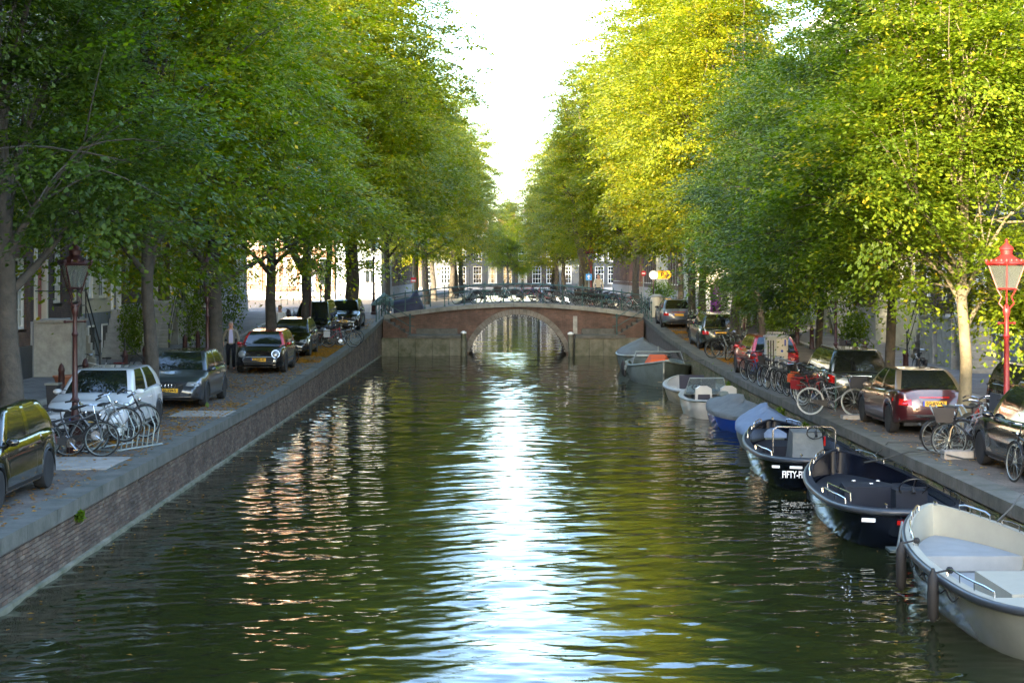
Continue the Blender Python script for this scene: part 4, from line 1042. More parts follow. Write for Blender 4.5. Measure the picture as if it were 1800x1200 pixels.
# ------------------------------------------------------------------ cars
def cosi(x, xs, ys):
    i = int(np.clip(np.searchsorted(xs, x)-1, 0, len(xs)-2)); t = (x-xs[i])/(xs[i+1]-xs[i]); t = min(1, max(0, t)); t = t*t*(3-2*t)
    return ys[i]*(1-t)+ys[i+1]*t
def car(label, x, y, heading, paint, kind='hatch', L=4.25, W=1.78, H=1.43, roofm=None, plate='', front='rings', group='parked cars', tail='corner', cat='car'):
    """heading: angle of the nose from +x. local +x forward"""
    hl = L/2; hw = W/2
    t = thing('parked_car', label, cat, (x, y, ground(y)), heading, group)
    if abs(ground(y+1)-ground(y-1)) > .01: t.rotation_euler[1 if abs(math.cos(heading)) > .7 else 1] = 0
    wr = .315; xf = hl-.83; xr = -hl+.80
    if kind == 'hatch': top = ([-hl, -hl+.1, -hl+.5, .0, hl*.40, hl*.46, hl-.45, hl-.1, hl], [.80, .93, .98, .95, .93, .93, .80, .68, .58]); gh = (hl*.47, hl*.10, -hl+.52, -hl+.08)
    elif kind == 'wagon': top = ([-hl, -hl+.08, -hl+.5, .0, hl*.42, hl*.5, hl-.45, hl-.1, hl], [.85, .98, 1.0, .97, .95, .95, .84, .70, .58]); gh = (hl*.50, hl*.14, -hl+.3, -hl+.04)
    elif kind == 'mini': top = ([-hl, -hl+.08, -hl+.5, .0, hl*.40, hl*.48, hl-.35, hl-.08, hl], [.82, .95, .97, .95, .94, .94, .90, .76, .62]); gh = (hl*.44, hl*.20, -hl+.4, -hl+.1)
    elif kind == 'van': top = ([-hl, -hl+.06, -hl+.5, .0, hl*.5, hl*.6, hl-.3, hl-.06, hl], [.9, 1.02, 1.05, 1.03, 1.02, 1.0, .92, .76, .6]); gh = (hl*.62, hl*.25, -hl+.12, -hl+.02)
    else: top = ([-hl, -hl+.08, -hl+.55, .0, hl*.38, hl*.44, hl-.45, hl-.1, hl], [.82, .97, .98, .93, .90, .90, .76, .66, .55]); gh = (hl*.42, hl*.04, -hl+1.05, -hl+.38)   # notch: short boot lid
    def ztop(x): return cosi(x, *top)
    def zbot(x):
        z = cosi(x, [-hl, -hl+.35, -hl+.6, hl-.6, hl-.3, hl], [.36, .27, .22, .2, .22, .3])
        for xw in (xf, xr):
            d = abs(x-xw)
            if d < wr+.055: z = max(z, math.sqrt((wr+.055)**2-d*d)+.30)
        return z
    def wid(x):
        u = abs(x)/hl
        k = 1-.10*max(0, (u-.55)/.45)**2.2
        if u > .9: k -= .20*((u-.9)/.1)**2
        return hw*k
    st = sorted(set([round(v, 4) for v in list(np.linspace(-hl, hl, 60))+[xw+d for xw in (xf, xr) for d in np.linspace(-wr-.055, wr+.055, 15)]+[-hl+.02, -hl+.05, hl-.02, hl-.05]]))
    rings = []
    for xx in st:
        wv = wid(xx); zt = ztop(xx); zb = min(zbot(xx), zt-.09); cr = .045
        e = max(0, (abs(xx)/hl-.96)/.04)
        zs = [zb, zb+(zt-zb)*.12, zb+(zt-zb)*.38, zb+(zt-zb)*.62, zb+(zt-zb)*.82, zt-.02, zt+.012]
        wk = [.955, .99, 1.0, .995, .972, .935, .88]
        xe = [0, .03, .045, .03, .0, -.04, -.07]
        rr = []
        for zz, k, dx in zip(zs, wk, xe):
            rr.append((xx+(dx*e if xx > 0 else -dx*e*.7), wv*k, zz))
        top_ = [(xx-(.08*e if xx > 0 else -.05*e), wv*.5, zt+cr*.8), (xx-(.08*e if xx > 0 else -.05*e), 0, zt+cr)]
        half = rr+top_
        full = half+[(a, -b_, c) for a, b_, c in reversed(half[:-1])]
        rings.append(full)
    mb = MB(); mb.loft(rings, True, True, True)
    body = part('body', mb, paint, t, True, 50)
    bm = bmesh.new(); bm.from_mesh(body.data); bvh = BVHTree.FromBMesh(bm); bm.free()
    def proj(pts, ax, off=.006):
        out = []
        for p in pts:
            if ax == 'F': o, d = Vector((hl+2, p[0], p[1])), Vector((-1, 0, 0))
            elif ax == 'B': o, d = Vector((-hl-2, p[0], p[1])), Vector((1, 0, 0))
            else:
                s = 1 if ax == 'L' else -1; o, d = Vector((p[0], s*3, p[1])), Vector((0, -s, 0))
            h = bvh.ray_cast(o, d)
            q = h[0] if h[0] is not None else o+d*(2 if ax in 'FB' else 3-hw)
            out.append(tuple(q-d*off))
        return out
    def patch(name, poly, ax, m, off=.008, par=None, n=3):
        """polygon (2-D, in the projected plane) laid on the body with a raised edge"""
        P = []; k = len(poly)
        for i in range(k):
            a, b_ = poly[i], poly[(i+1) % k]
            for j in range(n): P.append((a[0]+(b_[0]-a[0])*j/n, a[1]+(b_[1]-a[1])*j/n))
        c = (sum(p[0] for p in P)/len(P), sum(p[1] for p in P)/len(P))
        mid = [((p[0]+c[0])/2, (p[1]+c[1])/2) for p in P]
        r0 = proj(P, ax, -.004); r1 = proj(P, ax, off); r2 = proj(mid, ax, off+.002)
        b2 = MB(); b2.loft([r0, r1, r2], False, True)
        return part(name, b2, m, par or t, False)
    rect = lambda a, b_, c, d: [(a, c), (b_, c), (b_, d), (a, d)]
    # greenhouse
    xw0, xr0, xr1, xb = gh
    def outline(x0, x1, wv, bul):
        """x0 rear, x1 front; rounded rectangle; returns points and tags"""
        P = []; rc = .11
        seg = []
        for q in np.linspace(-1, 1, 9): seg.append((x1+bul*(1-q*q), q*(wv-rc), 'F'))
        for a in np.linspace(0, PI/2, 4)[1:-1]: seg.append((x1-rc+rc*math.cos(a), wv-rc+rc*math.sin(a), 'C'))
        ys_ = np.linspace(0, 1, 15)
        for q in ys_: seg.append((x1-rc+(x0+rc-(x1-rc))*q, wv, 'S%d' % round(q*14)))
        for a in np.linspace(0, PI/2, 4)[1:-1]: seg.append((x0+rc-rc*math.sin(a), wv-rc+rc*math.cos(a), 'C'))
        for q in np.linspace(1, -1, 9): seg.append((x0-bul*.6*(1-q*q), q*(wv-rc), 'B'))
        for a in np.linspace(0, PI/2, 4)[1:-1]: seg.append((x0+rc-rc*math.cos(a), -(wv-rc+rc*math.sin(a)), 'C'))
        for q in ys_[::-1]: seg.append((x1-rc+(x0+rc-(x1-rc))*q, -wv, 'S%d' % round(q*14)))
        for a in np.linspace(0, PI/2, 4)[1:-1]: seg.append((x1-rc+rc*math.sin(a), -(wv-rc+rc*math.cos(a)), 'C'))
        return seg
    lv = [(0, 0), (.3, .2), (.62, .46), (.86, .76), (.965, .93), (1.0, 1.13), (1.012, 1.5), (1.02, 2.2)]
    zb0 = min(ztop(xw0), ztop(xb+.1))-.03
    rings = []; tags = None
    for zt_, tt in lv:
        tt_ = min(tt, 1.0); sh = max(0, tt-1)
        a = xb+(xr1-xb)*tt_**1.15+sh*.35; b_ = xw0+(xr0-xw0)*tt_**.92-sh*.35
        wv = hw*(.90+(.665-.90)*tt_)-sh*.24
        o = outline(a, b_, wv, .07)
        tags = [q[2] for q in o]
        zbase = zb0 if True else 0
        rings.append([(q[0], q[1], zbase+(H-zbase)*zt_+ (.0)) for q in o])
    n = len(tags); bp_ = 'S6', 'S7'
    gl = MB(); pm = MB(); gi = 3
    for i in range(len(rings)-1):
        for j in range(n):
            j2 = (j+1) % n
            tg, t2 = tags[j], tags[j2]
            paintq = i > gi or 'C' in (tg, t2) or (tg[0] == 'S' and t2[0] == 'S' and ({tg, t2} <= {'S6', 'S7'} or {tg, t2} <= {'S0', 'S1'} or (kind in ('hatch', 'mini') and {tg, t2} <= {'S12', 'S13', 'S14'})))
            tgt = pm if (paintq) else gl
            tgt.add([rings[i][j], rings[i][j2], rings[i+1][j2], rings[i+1][j]], [(0, 1, 2, 3)])
    pm.add(rings[-1], [tuple(range(n))])
    for q in (gl, pm):                                # weld
        pass
    def weld(o):
        bm = bmesh.new(); bm.from_mesh(o.data); bmesh.ops.remove_doubles(bm, verts=bm.verts, dist=.0008); bmesh.ops.recalc_face_normals(bm, faces=bm.faces); bm.to_mesh(o.data); bm.free()
        o.data.polygons.foreach_set('use_smooth', [True]*len(o.data.polygons))
        return o
    rf = weld(part('roof', pm, roofm or paint, t, True)); gs = weld(part('windows', gl, 'car_glass', t, True))
    # black window surround
    part('waterline_trim', MB().tube([(q[0]*1.0, q[1]*1.012, zb0+.035) for q in outline(xb, xw0, hw*.9, .07)], .014, 5, True), 'chrome' if kind == 'wagon' or front == 'rings' and kind == 'van' else 'trim_black', t)
    if kind in ('wagon',):
        for s in (1, -1): part('roof_rail', MB().tube([(xr0-.1, s*hw*.62, H-.02), (xr0-.25, s*hw*.62, H+.05), (xr1+.3, s*hw*.62, H+.05), (xr1+.15, s*hw*.62, H-.02)], .015, 6), 'galvanised', t)
    # underbody and wheels
    part('underbody', MB().box(-hl+.3, hl-.3, -hw+.26, hw-.26, .2, .5).box(-hl+.12, hl-.12, -hw+.1, hw-.1, .34, .42), 'trim_black', t)
    if 'wheel' not in CARM:
        CARM['wheel'] = MB().lathe([(.19, -.1), (.24, -.11), (.30, -.1), (.315, -.06), (.315, .06), (.30, .1), (.24, .11), (.19, .1)], 28, (0, 0, 0), 'Y').mesh('tyre', 'rubber', True)
        rm = MB().lathe([(.215, -.06), (.215, .085), (.2, .095), (.19, .08), (.185, -.02), (.05, -.03), (.01, -.03)], 28, (0, 0, 0), 'Y')
        for k in range(5):
            a = k*2*PI/5
            for da in (-.16, .16):
                a1 = a+da; rm.add([(math.cos(a+da*.2)*.04-math.sin(a)*.018, .07, math.sin(a+da*.2)*.04+math.cos(a)*.018), (math.cos(a+da*.2)*.04+math.sin(a)*.018, .07, math.sin(a+da*.2)*.04-math.cos(a)*.018),
                                   (math.cos(a1)*.2+math.sin(a)*.018, .085, math.sin(a1)*.2-math.cos(a)*.018), (math.cos(a1)*.2-math.sin(a)*.018, .085, math.sin(a1)*.2+math.cos(a)*.018)], [(0, 1, 2, 3)])
        rm.lathe([(.045, .06), (.045, .09), (.01, .095)], 12, (0, 0, 0), 'Y')
        CARM['rim'] = rm.mesh('rim', 'alloy', False)
    for xw in (xf, xr):
        for s in (1, -1):
            o = link('wheel', CARM['wheel'], t, (xw, s*(hw-.115), .315), (0, 0, 0 if s > 0 else PI)); link('rim', CARM['rim'], o)
            arch = MB()
            pts = [(xw+math.cos(a)*(wr+.05), s*(wid(xw)*.985), .315+math.sin(a)*(wr+.05)-.012) for a in np.linspace(-.15, PI+.15, 16)]
            part('arch_lip', MB().tube(pts, .012, 4), 'trim_black', t)
    # mirrors
    for s in (1, -1):
        part('mirror', MB().ball((xw0-.28, s*(hw*.99+.02), zb0+.07), (.075, .105, .065), 10, 7).tube([(xw0-.28, s*hw*.9, zb0), (xw0-.28, s*hw, zb0+.05)], .025, 5), roofm or (paint if front != 'none' else 'trim_black'), t, True)
    # side: door seams, handles, sill
    for s, ax in ((1, 'L'), (-1, 'R')):
        for xd in (xw0-.22, (xw0+xb)/2-.10, xb+.62):
            poly = rect(xd-.006, xd+.006, .32, ztop(xd)-.06)
            P = [(xd, z) for z in np.linspace(.33, ztop(xd)-.05, 7)]
            a = proj([(p[0]-.006, p[1]) for p in P], ax, .0025); b_ = proj([(p[0]+.006, p[1]) for p in P], ax, .0025)
            part('door_seam', MB().loft([a, b_], False, False, False), 'trim_black', t)
        for xd in ((xw0+xb)/2+.06, xb+.72): 
            q = proj([(xd, .80)], ax, .02)[0]; part('door_handle', MB().cbox(q, (.17, .03, .03)), paint, t)
        patch('sill', rect(xr+wr+.08, xf-wr-.08, .24, .31), ax, 'trim_black', .01, n=8)
    # front
    if front == 'mini':
        for s in (1, -1):
            q = proj([(s*.58, .68)], 'F', .0)[0]
            o = part('headlight', MB().lathe([(.13, -.06), (.13, .02), (.11, .045), (.06, .06), (.005, .065)], 20, (0, 0, 0), 'X'), 'light_lens', t, True); o.location = (q[0]+.0, q[1], q[2]); o.rotation_euler = (0, -.25, s*.25)
            part('headlight_ring', MB().tube([(.02, .135*math.cos(a), .135*math.sin(a)) for a in np.linspace(0, 2*PI, 24)[:-1]], .014, 6, True), 'chrome', o)
        g = [(-.55, .50), (-.48, .58), (.48, .58), (.55, .50), (.5, .40), (-.5, .40)]
        patch('grille', g, 'F', 'trim_black', .012)
        part('grille_ring', MB().tube([tuple(Vector(p)) for p in proj([(g[i][0]*(1-f)+g[(i+1) % 6][0]*f, g[i][1]*(1-f)+g[(i+1) % 6][1]*f) for i in range(6) for f in (0, .33, .66)], 'F', .016)], .014, 5, True), 'chrome', t)
        patch('lower_intake', rect(-.5, .5, .28, .36), 'F', 'trim_black', .01)
        patch('badge', rect(-.05, .05, .635, .66), 'F', 'chrome', .012)
        py_ = .49
    else:
        for s in (1, -1):
            hlp = [(s*.44, .60), (s*.50, .70), (s*.80, .72), (s*.83, .62), (s*.7, .57)]
            patch('headlight', hlp, 'F', 'light_lens', .014, n=4)
            patch('fog_light', [(s*.55, .34), (s*.55, .41), (s*.75, .42), (s*.78, .33)], 'F', 'trim_black', .008)
        if front == 'rings':
            patch('grille', [(-.36, .66), (.36, .66), (.40, .56), (.30, .34), (-.30, .34), (-.40, .56)], 'F', 'trim_black', .012, n=3)
            rg = MB()
            for k in range(4):
                cy_ = (k-1.5)*.085
                rg.tube(proj([(cy_+.055*math.cos(a), .60+.055*math.sin(a)) for a in np.linspace(0, 2*PI, 16)[:-1]], 'F', .022), .008, 5, True)
            part('badge_rings', rg, 'chrome', t)
            for k in range(4): 
                z = .38+k*.045; part('grille_slat', MB().tube(proj([(u, z) for u in np.linspace(-.28, .28, 5)], 'F', .014), .006, 4), 'galvanised', t)
        else:
            patch('grille', rect(-.42, .42, .56, .64), 'F', 'trim_black', .01); patch('lower_intake', rect(-.5, .5, .28, .40), 'F', 'trim_black', .01)
            patch('badge', [(.05*math.cos(a), .66+.05*math.sin(a)) for a in np.linspace(0, 2*PI, 9)[:-1]], 'F', 'chrome', .014, n=1)
        py_ = .48
    pl = proj([(0, py_)], 'F', .02)[0]
    p_ = part('number_plate', MB().box(-.006, .006, -.26, .26, -.055, .055), 'plate_yellow', t); p_.location = (pl[0]+.012, 0, py_)
    part('plate_band', MB().box(.0062, .0072, -.26, -.215, -.054, .054), 'plate_blue', p_)
    if plate: link('plate_lettering', text_mesh(plate, .1, 'print_black', .003, .001), p_, (.0085, .015, 0), (R(90), 0, R(90)))
    # rear
    zt = ztop(-hl+.1)
    for s in (1, -1):
        if tail == 'tall': tl = [(s*.66, .62), (s*.64, .88), (s*.74, .97), (s*.82, .9), (s*.84, .66)]
        else: tl = [(s*.50, .66), (s*.50, .80), (s*.82, .82), (s*.84, .68)]
        patch('tail_light', tl, 'B', 'lens_red', .016, n=4)
    patch('bumper_strip', rect(-.8, .8, .40, .47), 'B', 'trim_black', .014, n=8)
    patch('boot_seam', [(-.62, .585), (.62, .585), (.62, .597), (-.62, .597)], 'B', 'trim_black', .003, n=6)
    if kind in ('wagon', 'sedan'): patch('boot_strip', rect(-.33, .33, .83, .86), 'B', 'chrome' if kind == 'wagon' else 'lens_red', .018, n=5)
    pr = proj([(0, .70)], 'B', .02)[0]
    p2 = part('number_plate', MB().box(-.006, .006, -.26, .26, -.055, .055), 'plate_yellow', t); p2.location = (pr[0]-.012, 0, .71)
    part('plate_band', MB().box(-.0072, -.0062, .215, .26, -.054, .054), 'plate_blue', p2)
    if plate: link('plate_lettering', text_mesh(plate, .1, 'print_black', .003, .001), p2, (-.0085, -.015, 0), (R(90), 0, R(-90)))
    part('exhaust', MB().lathe([(.035, -.1), (.035, .02)], 10, (-hl+.05, .35 if front == 'none' else -.4, .27), 'X'), 'chrome', t, True)
    if kind in ('hatch', 'wagon', 'mini'):
        part('wiper', MB().tube([(xb-.0, 0, zb0+.07), (xb+.02, .36, zb0+.14)], .008, 4), 'trim_black', t)
    part('aerial', MB().tube([(xr1+.25, 0, H), (xr1+.05, 0, H+.16)], .008, 4), 'trim_black', t)
    for s in (.35, -.25): part('wiper', MB().tube([(xw0+.03, s, zb0+.035), (xw0-.08, s-.5*1, zb0+.13)], .008, 4), 'trim_black', t)
    # things seen through the glass are dark; pitch to follow the ramp
    sl_ = (ground(y+1.2)-ground(y-1.2))/2.4
    if sl_: t.rotation_euler = (0, math.atan(sl_)*(1 if math.sin(heading) < 0 else -1), heading)
    return t
CARM = {}
N_, S_ = PI/2, -PI/2
car('glossy black hatchback mirroring golden leaves, nearest on the car-side quay', -8.42, 25.1, S_, 'car_golden_black', 'hatch', 4.25, 1.79, 1.46, front='plain')
car('white hatchback with four-ring badge behind the black bicycle', -8.86, 35.6, S_, 'car_white', 'hatch', 4.25, 1.78, 1.43, plate='JX-483-F')
car('slate grey hatchback with four-ring badge between two elms', -8.80, 43.95, S_, 'car_slate', 'hatch', 4.3, 1.78, 1.42, plate='HV-259-S')
car('small black car with a red roof and red mirrors', -8.50, 57.2, S_, 'car_black', 'mini', 3.85, 1.73, 1.41, roofm='car_red', plate='7-ZBR-45', front='mini')
car('small plain black hatchback behind the red-roofed car', -8.62, 65.6, S_, 'car_black', 'hatch', 3.9, 1.68, 1.46, front='plain')
car('dark tall van on the quay ramp behind the bicycle pile', -8.75, 74.3, S_, 'car_black', 'van', 4.3, 1.8, 1.82, front='plain')
car('black car highest on the ramp, closest to the bridge', -8.1, 82.0, S_, 'car_black', 'hatch', 4.0, 1.7, 1.45, front='plain', plate='39-TKX-1')
car('maroon saloon with a tan roof and yellow plate seen from behind', 9.42, 36.9, N_, 'car_maroon', 'sedan', 4.2, 1.70, 1.40, roofm='car_tan', plate='SG-RV-43', front='none')  # roof and mirrors take the tan material
car('dark green grey estate car with roof rails', 9.38, 44.2, N_, 'car_green_grey', 'wagon', 4.4, 1.75, 1.52, plate='15-PT-XN', front='none', tail='tall')
car('bright red hatchback behind the utility cabinet and bicycles', 8.98, 54.6, N_, 'car_red', 'hatch', 4.1, 1.74, 1.42, front='plain', tail='corner')
car('black estate car beyond the lantern with green light in its windows', 9.25, 70.2, N_, 'car_green_grey', 'wagon', 4.5, 1.76, 1.5, front='none')
car('blue grey saloon highest on the boat-side ramp by the bridge', 8.95, 83.5, N_, 'car_blue_grey', 'sedan', 4.1, 1.70, 1.42, front='none')
car('glossy black car with chrome window line at the quay edge, cut by the picture edge', 9.75, 28.2, N_, 'car_black', 'wagon', 4.5, 1.82, 1.58, front='plain')
car('black car driving on the road beyond the red lantern, orange plate lit', 12.3, 36.0, S_, 'car_black', 'hatch', 4.2, 1.75, 1.5, front='plain', plate='70-HD-LZ')

# ------------------------------------------------------------------ bicycles
def bicycle_proto(name='bicycle'):
    wm = MB()
    n = 26
    wm.tube([(.33*math.cos(a), 0, .33*math.sin(a)) for a in np.linspace(0, 2*PI, n+1)[:-1]], .018, 6, True)
    tyre = wm.mesh('wheel', 'rubber', True)
    rim = MB().tube([(.306*math.cos(a), 0, .306*math.sin(a)) for a in np.linspace(0, 2*PI, n+1)[:-1]], .009, 4, True)
    for k in range(14):
        a = k*2*PI/14; rim.tube([(.02*math.cos(a+.5), .025*(-1)**k, .02*math.sin(a+.5)), (.3*math.cos(a), 0, .3*math.sin(a))], .0028, 3)
    rim.lathe([(.022, -.035), (.022, .035)], 8, (0, 0, 0), 'Y')
    rimm = rim.mesh('rim', 'galvanised')
    fr = MB()
    bbx, bz = .0, .29; hx, hz = .46, .80; sx, sz = -.19, .78
    fr.tube([(bbx, 0, bz), (hx+.02, 0, hz-.12)], .018, 6).tube([(bbx, 0, bz), (sx, 0, sz)], .016, 6).tube([(sx+.02, 0, sz-.12), (hx, 0, hz-.02)], .016, 6)
    for s in (.045, -.045): fr.tube([(bbx, s*.6, bz), (-.52, s, .34)], .01, 5).tube([(sx+.01, s*.3, sz-.08), (-.52, s, .34)], .008, 5)
    fr.tube([(hx-.015, 0, hz+.05), (hx+.045, 0, hz-.18)], .02, 6)
    for s in (.045, -.045): fr.tube([(hx+.045, s, hz-.18), (hx+.085, s, .55), (.58, s, .34)], .011, 5)
    frm = fr.mesh('frame', 'bike_black', True)
    md = MB()
    for cx in (-.52, .58):
        pts = [(cx+.365*math.cos(a), .34+.365*math.sin(a)) for a in np.linspace(.15 if cx < 0 else .6, 3.3, 12)]
        md.loft([[(x, -.025, z), (x, .025, z), (x*1.0, .02, z+.006), (x, -.02, z+.006)] for x, z in pts], True, True)
    mdm = md.mesh('mudguard', 'trim_black')
    ca = MB().box(-.86, -.3, -.07, .07, .735, .75)
    for s in (.06, -.06): ca.tube([(-.52, s, .34), (-.72, s, .74)], .006, 4)
    ca.tube([(.0, 0, .29), (.17, .0, .29)], .0, 3) if 0 else None
    cam_ = ca.mesh('luggage_rack', 'trim_black')
    hb = MB().tube([(hx-.02, 0, hz+.04), (hx-.05, 0, hz+.2)], .013, 6).tube([(hx-.22, .28, hz+.19), (hx-.1, .26, hz+.22), (hx+.0, .1, hz+.21), (hx-.05, 0, hz+.2), (hx+.0, -.1, hz+.21), (hx-.1, -.26, hz+.22), (hx-.22, -.28, hz+.19)], .011, 6)
    hb.ball((hx+.08, 0, hz+.02), .04, 8, 5)
    hbm = hb.mesh('handlebar', 'chrome', True)
    gr = MB().tube([(hx-.26, .283, hz+.188), (hx-.14, .265, hz+.212)], .018, 6).tube([(hx-.26, -.283, hz+.188), (hx-.14, -.265, hz+.212)], .018, 6).mesh('grip', 'rubber', True)
    sd = MB().ball((sx-.05, 0, sz+.13), (.12, .075, .035), 10, 6).tube([(sx, 0, sz), (sx-.02, 0, sz+.12)], .012, 5).ball((sx+.07, 0, sz+.125), (.09, .03, .028), 8, 5).mesh('saddle', 'saddle', True)
    cr = MB().lathe([(.09, -.006), (.09, .006)], 16, (0, -.055, bz), 'Y').tube([(0, -.075, bz), (.11, -.085, bz-.13)], .009, 5).tube([(0, .06, bz), (-.11, .08, bz+.13)], .009, 5)
    cr.box(.07, .15, -.16, -.085, bz-.145, bz-.125).box(-.15, -.07, .08, .155, bz+.12, bz+.14)
    crm = cr.mesh('crank', 'chrome')
    cg = MB().prism([(-.5, .31), (-.5, .39), (.02, .39), (.1, .33), (.1, .25), (.02, .2)], -.05, -.038).mesh('chain_guard', 'trim_black')
    t = thing(name, 'x', 'bicycle', (0, 0, -50))
    for cx in (-.52, .58):
        o = link('wheel', tyre, t, (cx, 0, .348)); link('rim', rimm, o)
    link('frame', frm, t); link('mudguard', mdm, t); link('luggage_rack', cam_, t); h = link('handlebar', hbm, t); link('grip', gr, h)
    link('saddle', sd, t); link('crank', crm, t); link('chain_guard', cg, t)
    return t
BK = bicycle_proto(); first_bike = [True]
def bike(label, x, y, heading, col='bike_black', lean=.1, z=None, extra=None, group='parked bicycles', pitch=0, rimc=None, tyrec=None):
    z = ground(y) if z is None else z
    if first_bike[0]:
        first_bike[0] = False; b_ = BK
    else: b_ = dup(BK)
    b_.location = (x, y, z); b_.rotation_euler = (lean, pitch, heading); b_['label'] = label; b_['group'] = group
    for ch in b_.children:
        nm = ch.name.split('.')[0]
        if nm == 'frame': setm(ch, col)
        if nm == 'wheel' and tyrec: setm(ch, tyrec)
    if extra:
        for e in extra:
            if e == 'basket': part('basket', MB().loft([[(.52, -.16, .68), (.82, -.16, .68), (.82, .16, .68), (.52, .16, .68)], [(.48, -.21, .96), (.9, -.21, .96), (.9, .21, .96), (.48, .21, .96)]], True, False), 'wicker', b_)
            if e == 'crate': part('crate', MB().box(.5, .92, -.2, .2, .72, .74).box(.5, .515, -.2, .2, .741, .98).box(.905, .92, -.2, .2, .741, .98).box(.516, .904, -.2, -.185, .741, .98).box(.516, .904, .185, .2, .741, .98), 'crate', b_)
            if e.startswith('bag'): part('pannier', MB().cbox((-.6, .12, .6), (.28, .09, .24)).cbox((-.6, -.12, .6), (.28, .09, .24)).box(-.74, -.46, -.075, .075, .751, .78), {'bagr': 'bag_red', 'bagw': 'box_grey', 'bagk': 'crate', 'bago': 'orange_cloth'}[e], b_)
            if e == 'seat': part('child_seat', MB().box(-.75, -.45, -.14, .14, .76, .84).box(-.78, -.72, -.14, .14, .84, 1.2), 'plastic_bin', b_)
    return b_
G1 = 'bicycles on the car-side quay'
bike('matt black bicycle with a wide saddle parked in front of the white car', -8.35, 30.75, .12, 'bike_black', -.06, group=G1, tyrec='rubber')
bike('silver and black bicycle with its front wheel hoisted in the rack', -7.95, 31.35, .15, 'bike_grey', .05, z=ground(31)+.10, pitch=-.25, group=G1)
bike('dark bicycle half hidden behind the matt black one', -8.75, 31.2, .5, 'bike_black', .1, group=G1)
bike('bicycle at the far end of the rack showing only its raised wheel', -7.75, 32.3, .6, 'bike_black', .05, z=ground(31)+.08, pitch=-.2, group=G1)
bike('white bicycle with red panniers by the stoop steps', gx(175, 47.5), 47.5, 2.9, 'bike_white', .08, extra=['bagr'], group=G1, z=1.13)
bike('bicycle standing between the red-roofed and the small black car', gx(505, 61.3), 61.2, -.9, 'bike_grey', .1, group=G1)
bike('bicycle with a pale satchel in the pile before the van', gx(598, 69.5), 69.5, .2, 'bike_grey', .1, extra=['bagw'], group=G1)
bike('bicycle whose big wheel stands nearest the water in the pile', gx(604, 71), 71, -.2, 'bike_black', -.1, group=G1)
bike('brown-red bicycle lying back in the pile before the van', gx(577, 70.4), 70.4, .6, 'bike_red', .25, group=G1)
bike('dark bicycle with upright handlebars in the pile', gx(588, 71.8), 71.8, 1.2, 'bike_black', .12, group=G1)
bike('blue bicycle at the back of the pile beside the lantern', gx(575, 72.2), 72.3, -.6, 'bike_blue', .1, group=G1)
bike('dark bicycle leaning by the ivy behind the man', gx(452, 67), 67, 1.2, 'bike_black', .1, group=G1)
bike('dark bicycle next to the ivy, nearer the elm trunk', gx(463, 70), 69, 1.8, 'bike_black', .15, group=G1)
bike('bicycle against the bollards of the cross street', gx(492, 78), 78, 1.3, 'bike_grey', .1, group=G1)
bike('second bicycle against the bollards of the cross street', gx(500, 79), 82, 1.4, 'bike_black', -.1, group=G1)
bike('bright blue bicycle before the sunlit white house', gx(555, 138), 138, 0, 'bike_blue', .1, z=2.15, group=G1)
bike('dark bicycle before the sunlit orange house', gx(574, 140), 140, .2, 'bike_black', .1, z=2.15, group=G1)
G2 = 'bicycles on the boat-side quay'
bike('grey bicycle at the water end of the steel rack', 9.05, 31.6, .25, 'bike_grey', .05, group=G2)
bike('tall grey bicycle in the middle of the steel rack', 9.45, 31.2, .35, 'bike_grey', -.03, z=ground(31)+.08, group=G2, pitch=-.12)
bike('black bicycle with a big dark wicker basket beside the black car', 9.15, 30.55, PI-.25, 'bike_black', .05, extra=['basket'], group=G2)
bike('violet bicycle at the back of the steel rack', 10.1, 32.6, .9, 'bike_violet', .1, group=G2)
bike('red bicycle with chrome handlebars at the back of the rack', 9.5, 32.4, 1.1, 'bike_red', .1, group=G2)
bike('white bicycle beyond the wicker basket', 10.3, 31.8, .5, 'bike_white', .1, group=G2, extra=['seat'])
bike('black bicycle leaning on the side of the black car', 8.75, 26.6, PI/2+.1, 'bike_black', .08, group=G2)
bike('bicycle with a white-rimmed wheel turned to the water by the estate car', gx(1460, 39.5)+.1, 39.9, -.35, 'bike_grey', .05, group=G2, tyrec='box_grey', extra=['crate'])
bike('dark bicycle with red bag inside the railing', gx(1437, 42), 42.2, -1.0, 'bike_black', .1, group=G2, extra=['bagr'])
bike('red-framed bicycle on the railing by the estate car', gx(1425, 43.5), 43.3, -1.25, 'bike_red', .1, group=G2, tyrec='box_grey')
bike('bicycle with orange bags on the railing', gx(1410, 44.5), 44.4, -1.3, 'bike_black', -.08, group=G2, extra=['bago'])
bike('green bicycle in the middle of the railing', gx(1396, 45.5), 45.5, -1.35, 'bike_green', .1, group=G2)
bike('black bicycle with a crate in the middle of the railing', gx(1385, 46.6), 46.5, -1.3, 'bike_black', .1, group=G2, extra=['crate'])
bike('red-lamped grey bicycle in front of the utility cabinet', gx(1372, 47.5), 47.5, -1.4, 'bike_grey', .05, group=G2)
bike('white bicycle in front of the utility cabinet', gx(1360, 48.5), 48.4, -1.3, 'bike_white', .1, group=G2)
bike('black bicycle past the cabinet on the railing', gx(1347, 49.5), 49.5, -1.35, 'bike_black', -.1, group=G2)
bike('blue bicycle at the far end of the railing with silver basket', gx(1335, 51), 51.0, -1.3, 'bike_blue', .1, group=G2, extra=['basket'])
bike('black bicycle at the far end of the railing', gx(1327, 52), 52.2, -1.2, 'bike_black', .1, group=G2)
bike('bicycle jumbled at the rack before the lantern, wheel up', gx(1277, 63), 63.3, .3, 'bike_black', .1, group=G2, pitch=-.15, z=ground(63)+.1)
bike('grey bicycle in the rack before the lantern', gx(1283, 64), 64.2, .5, 'bike_grey', -.1, group=G2)
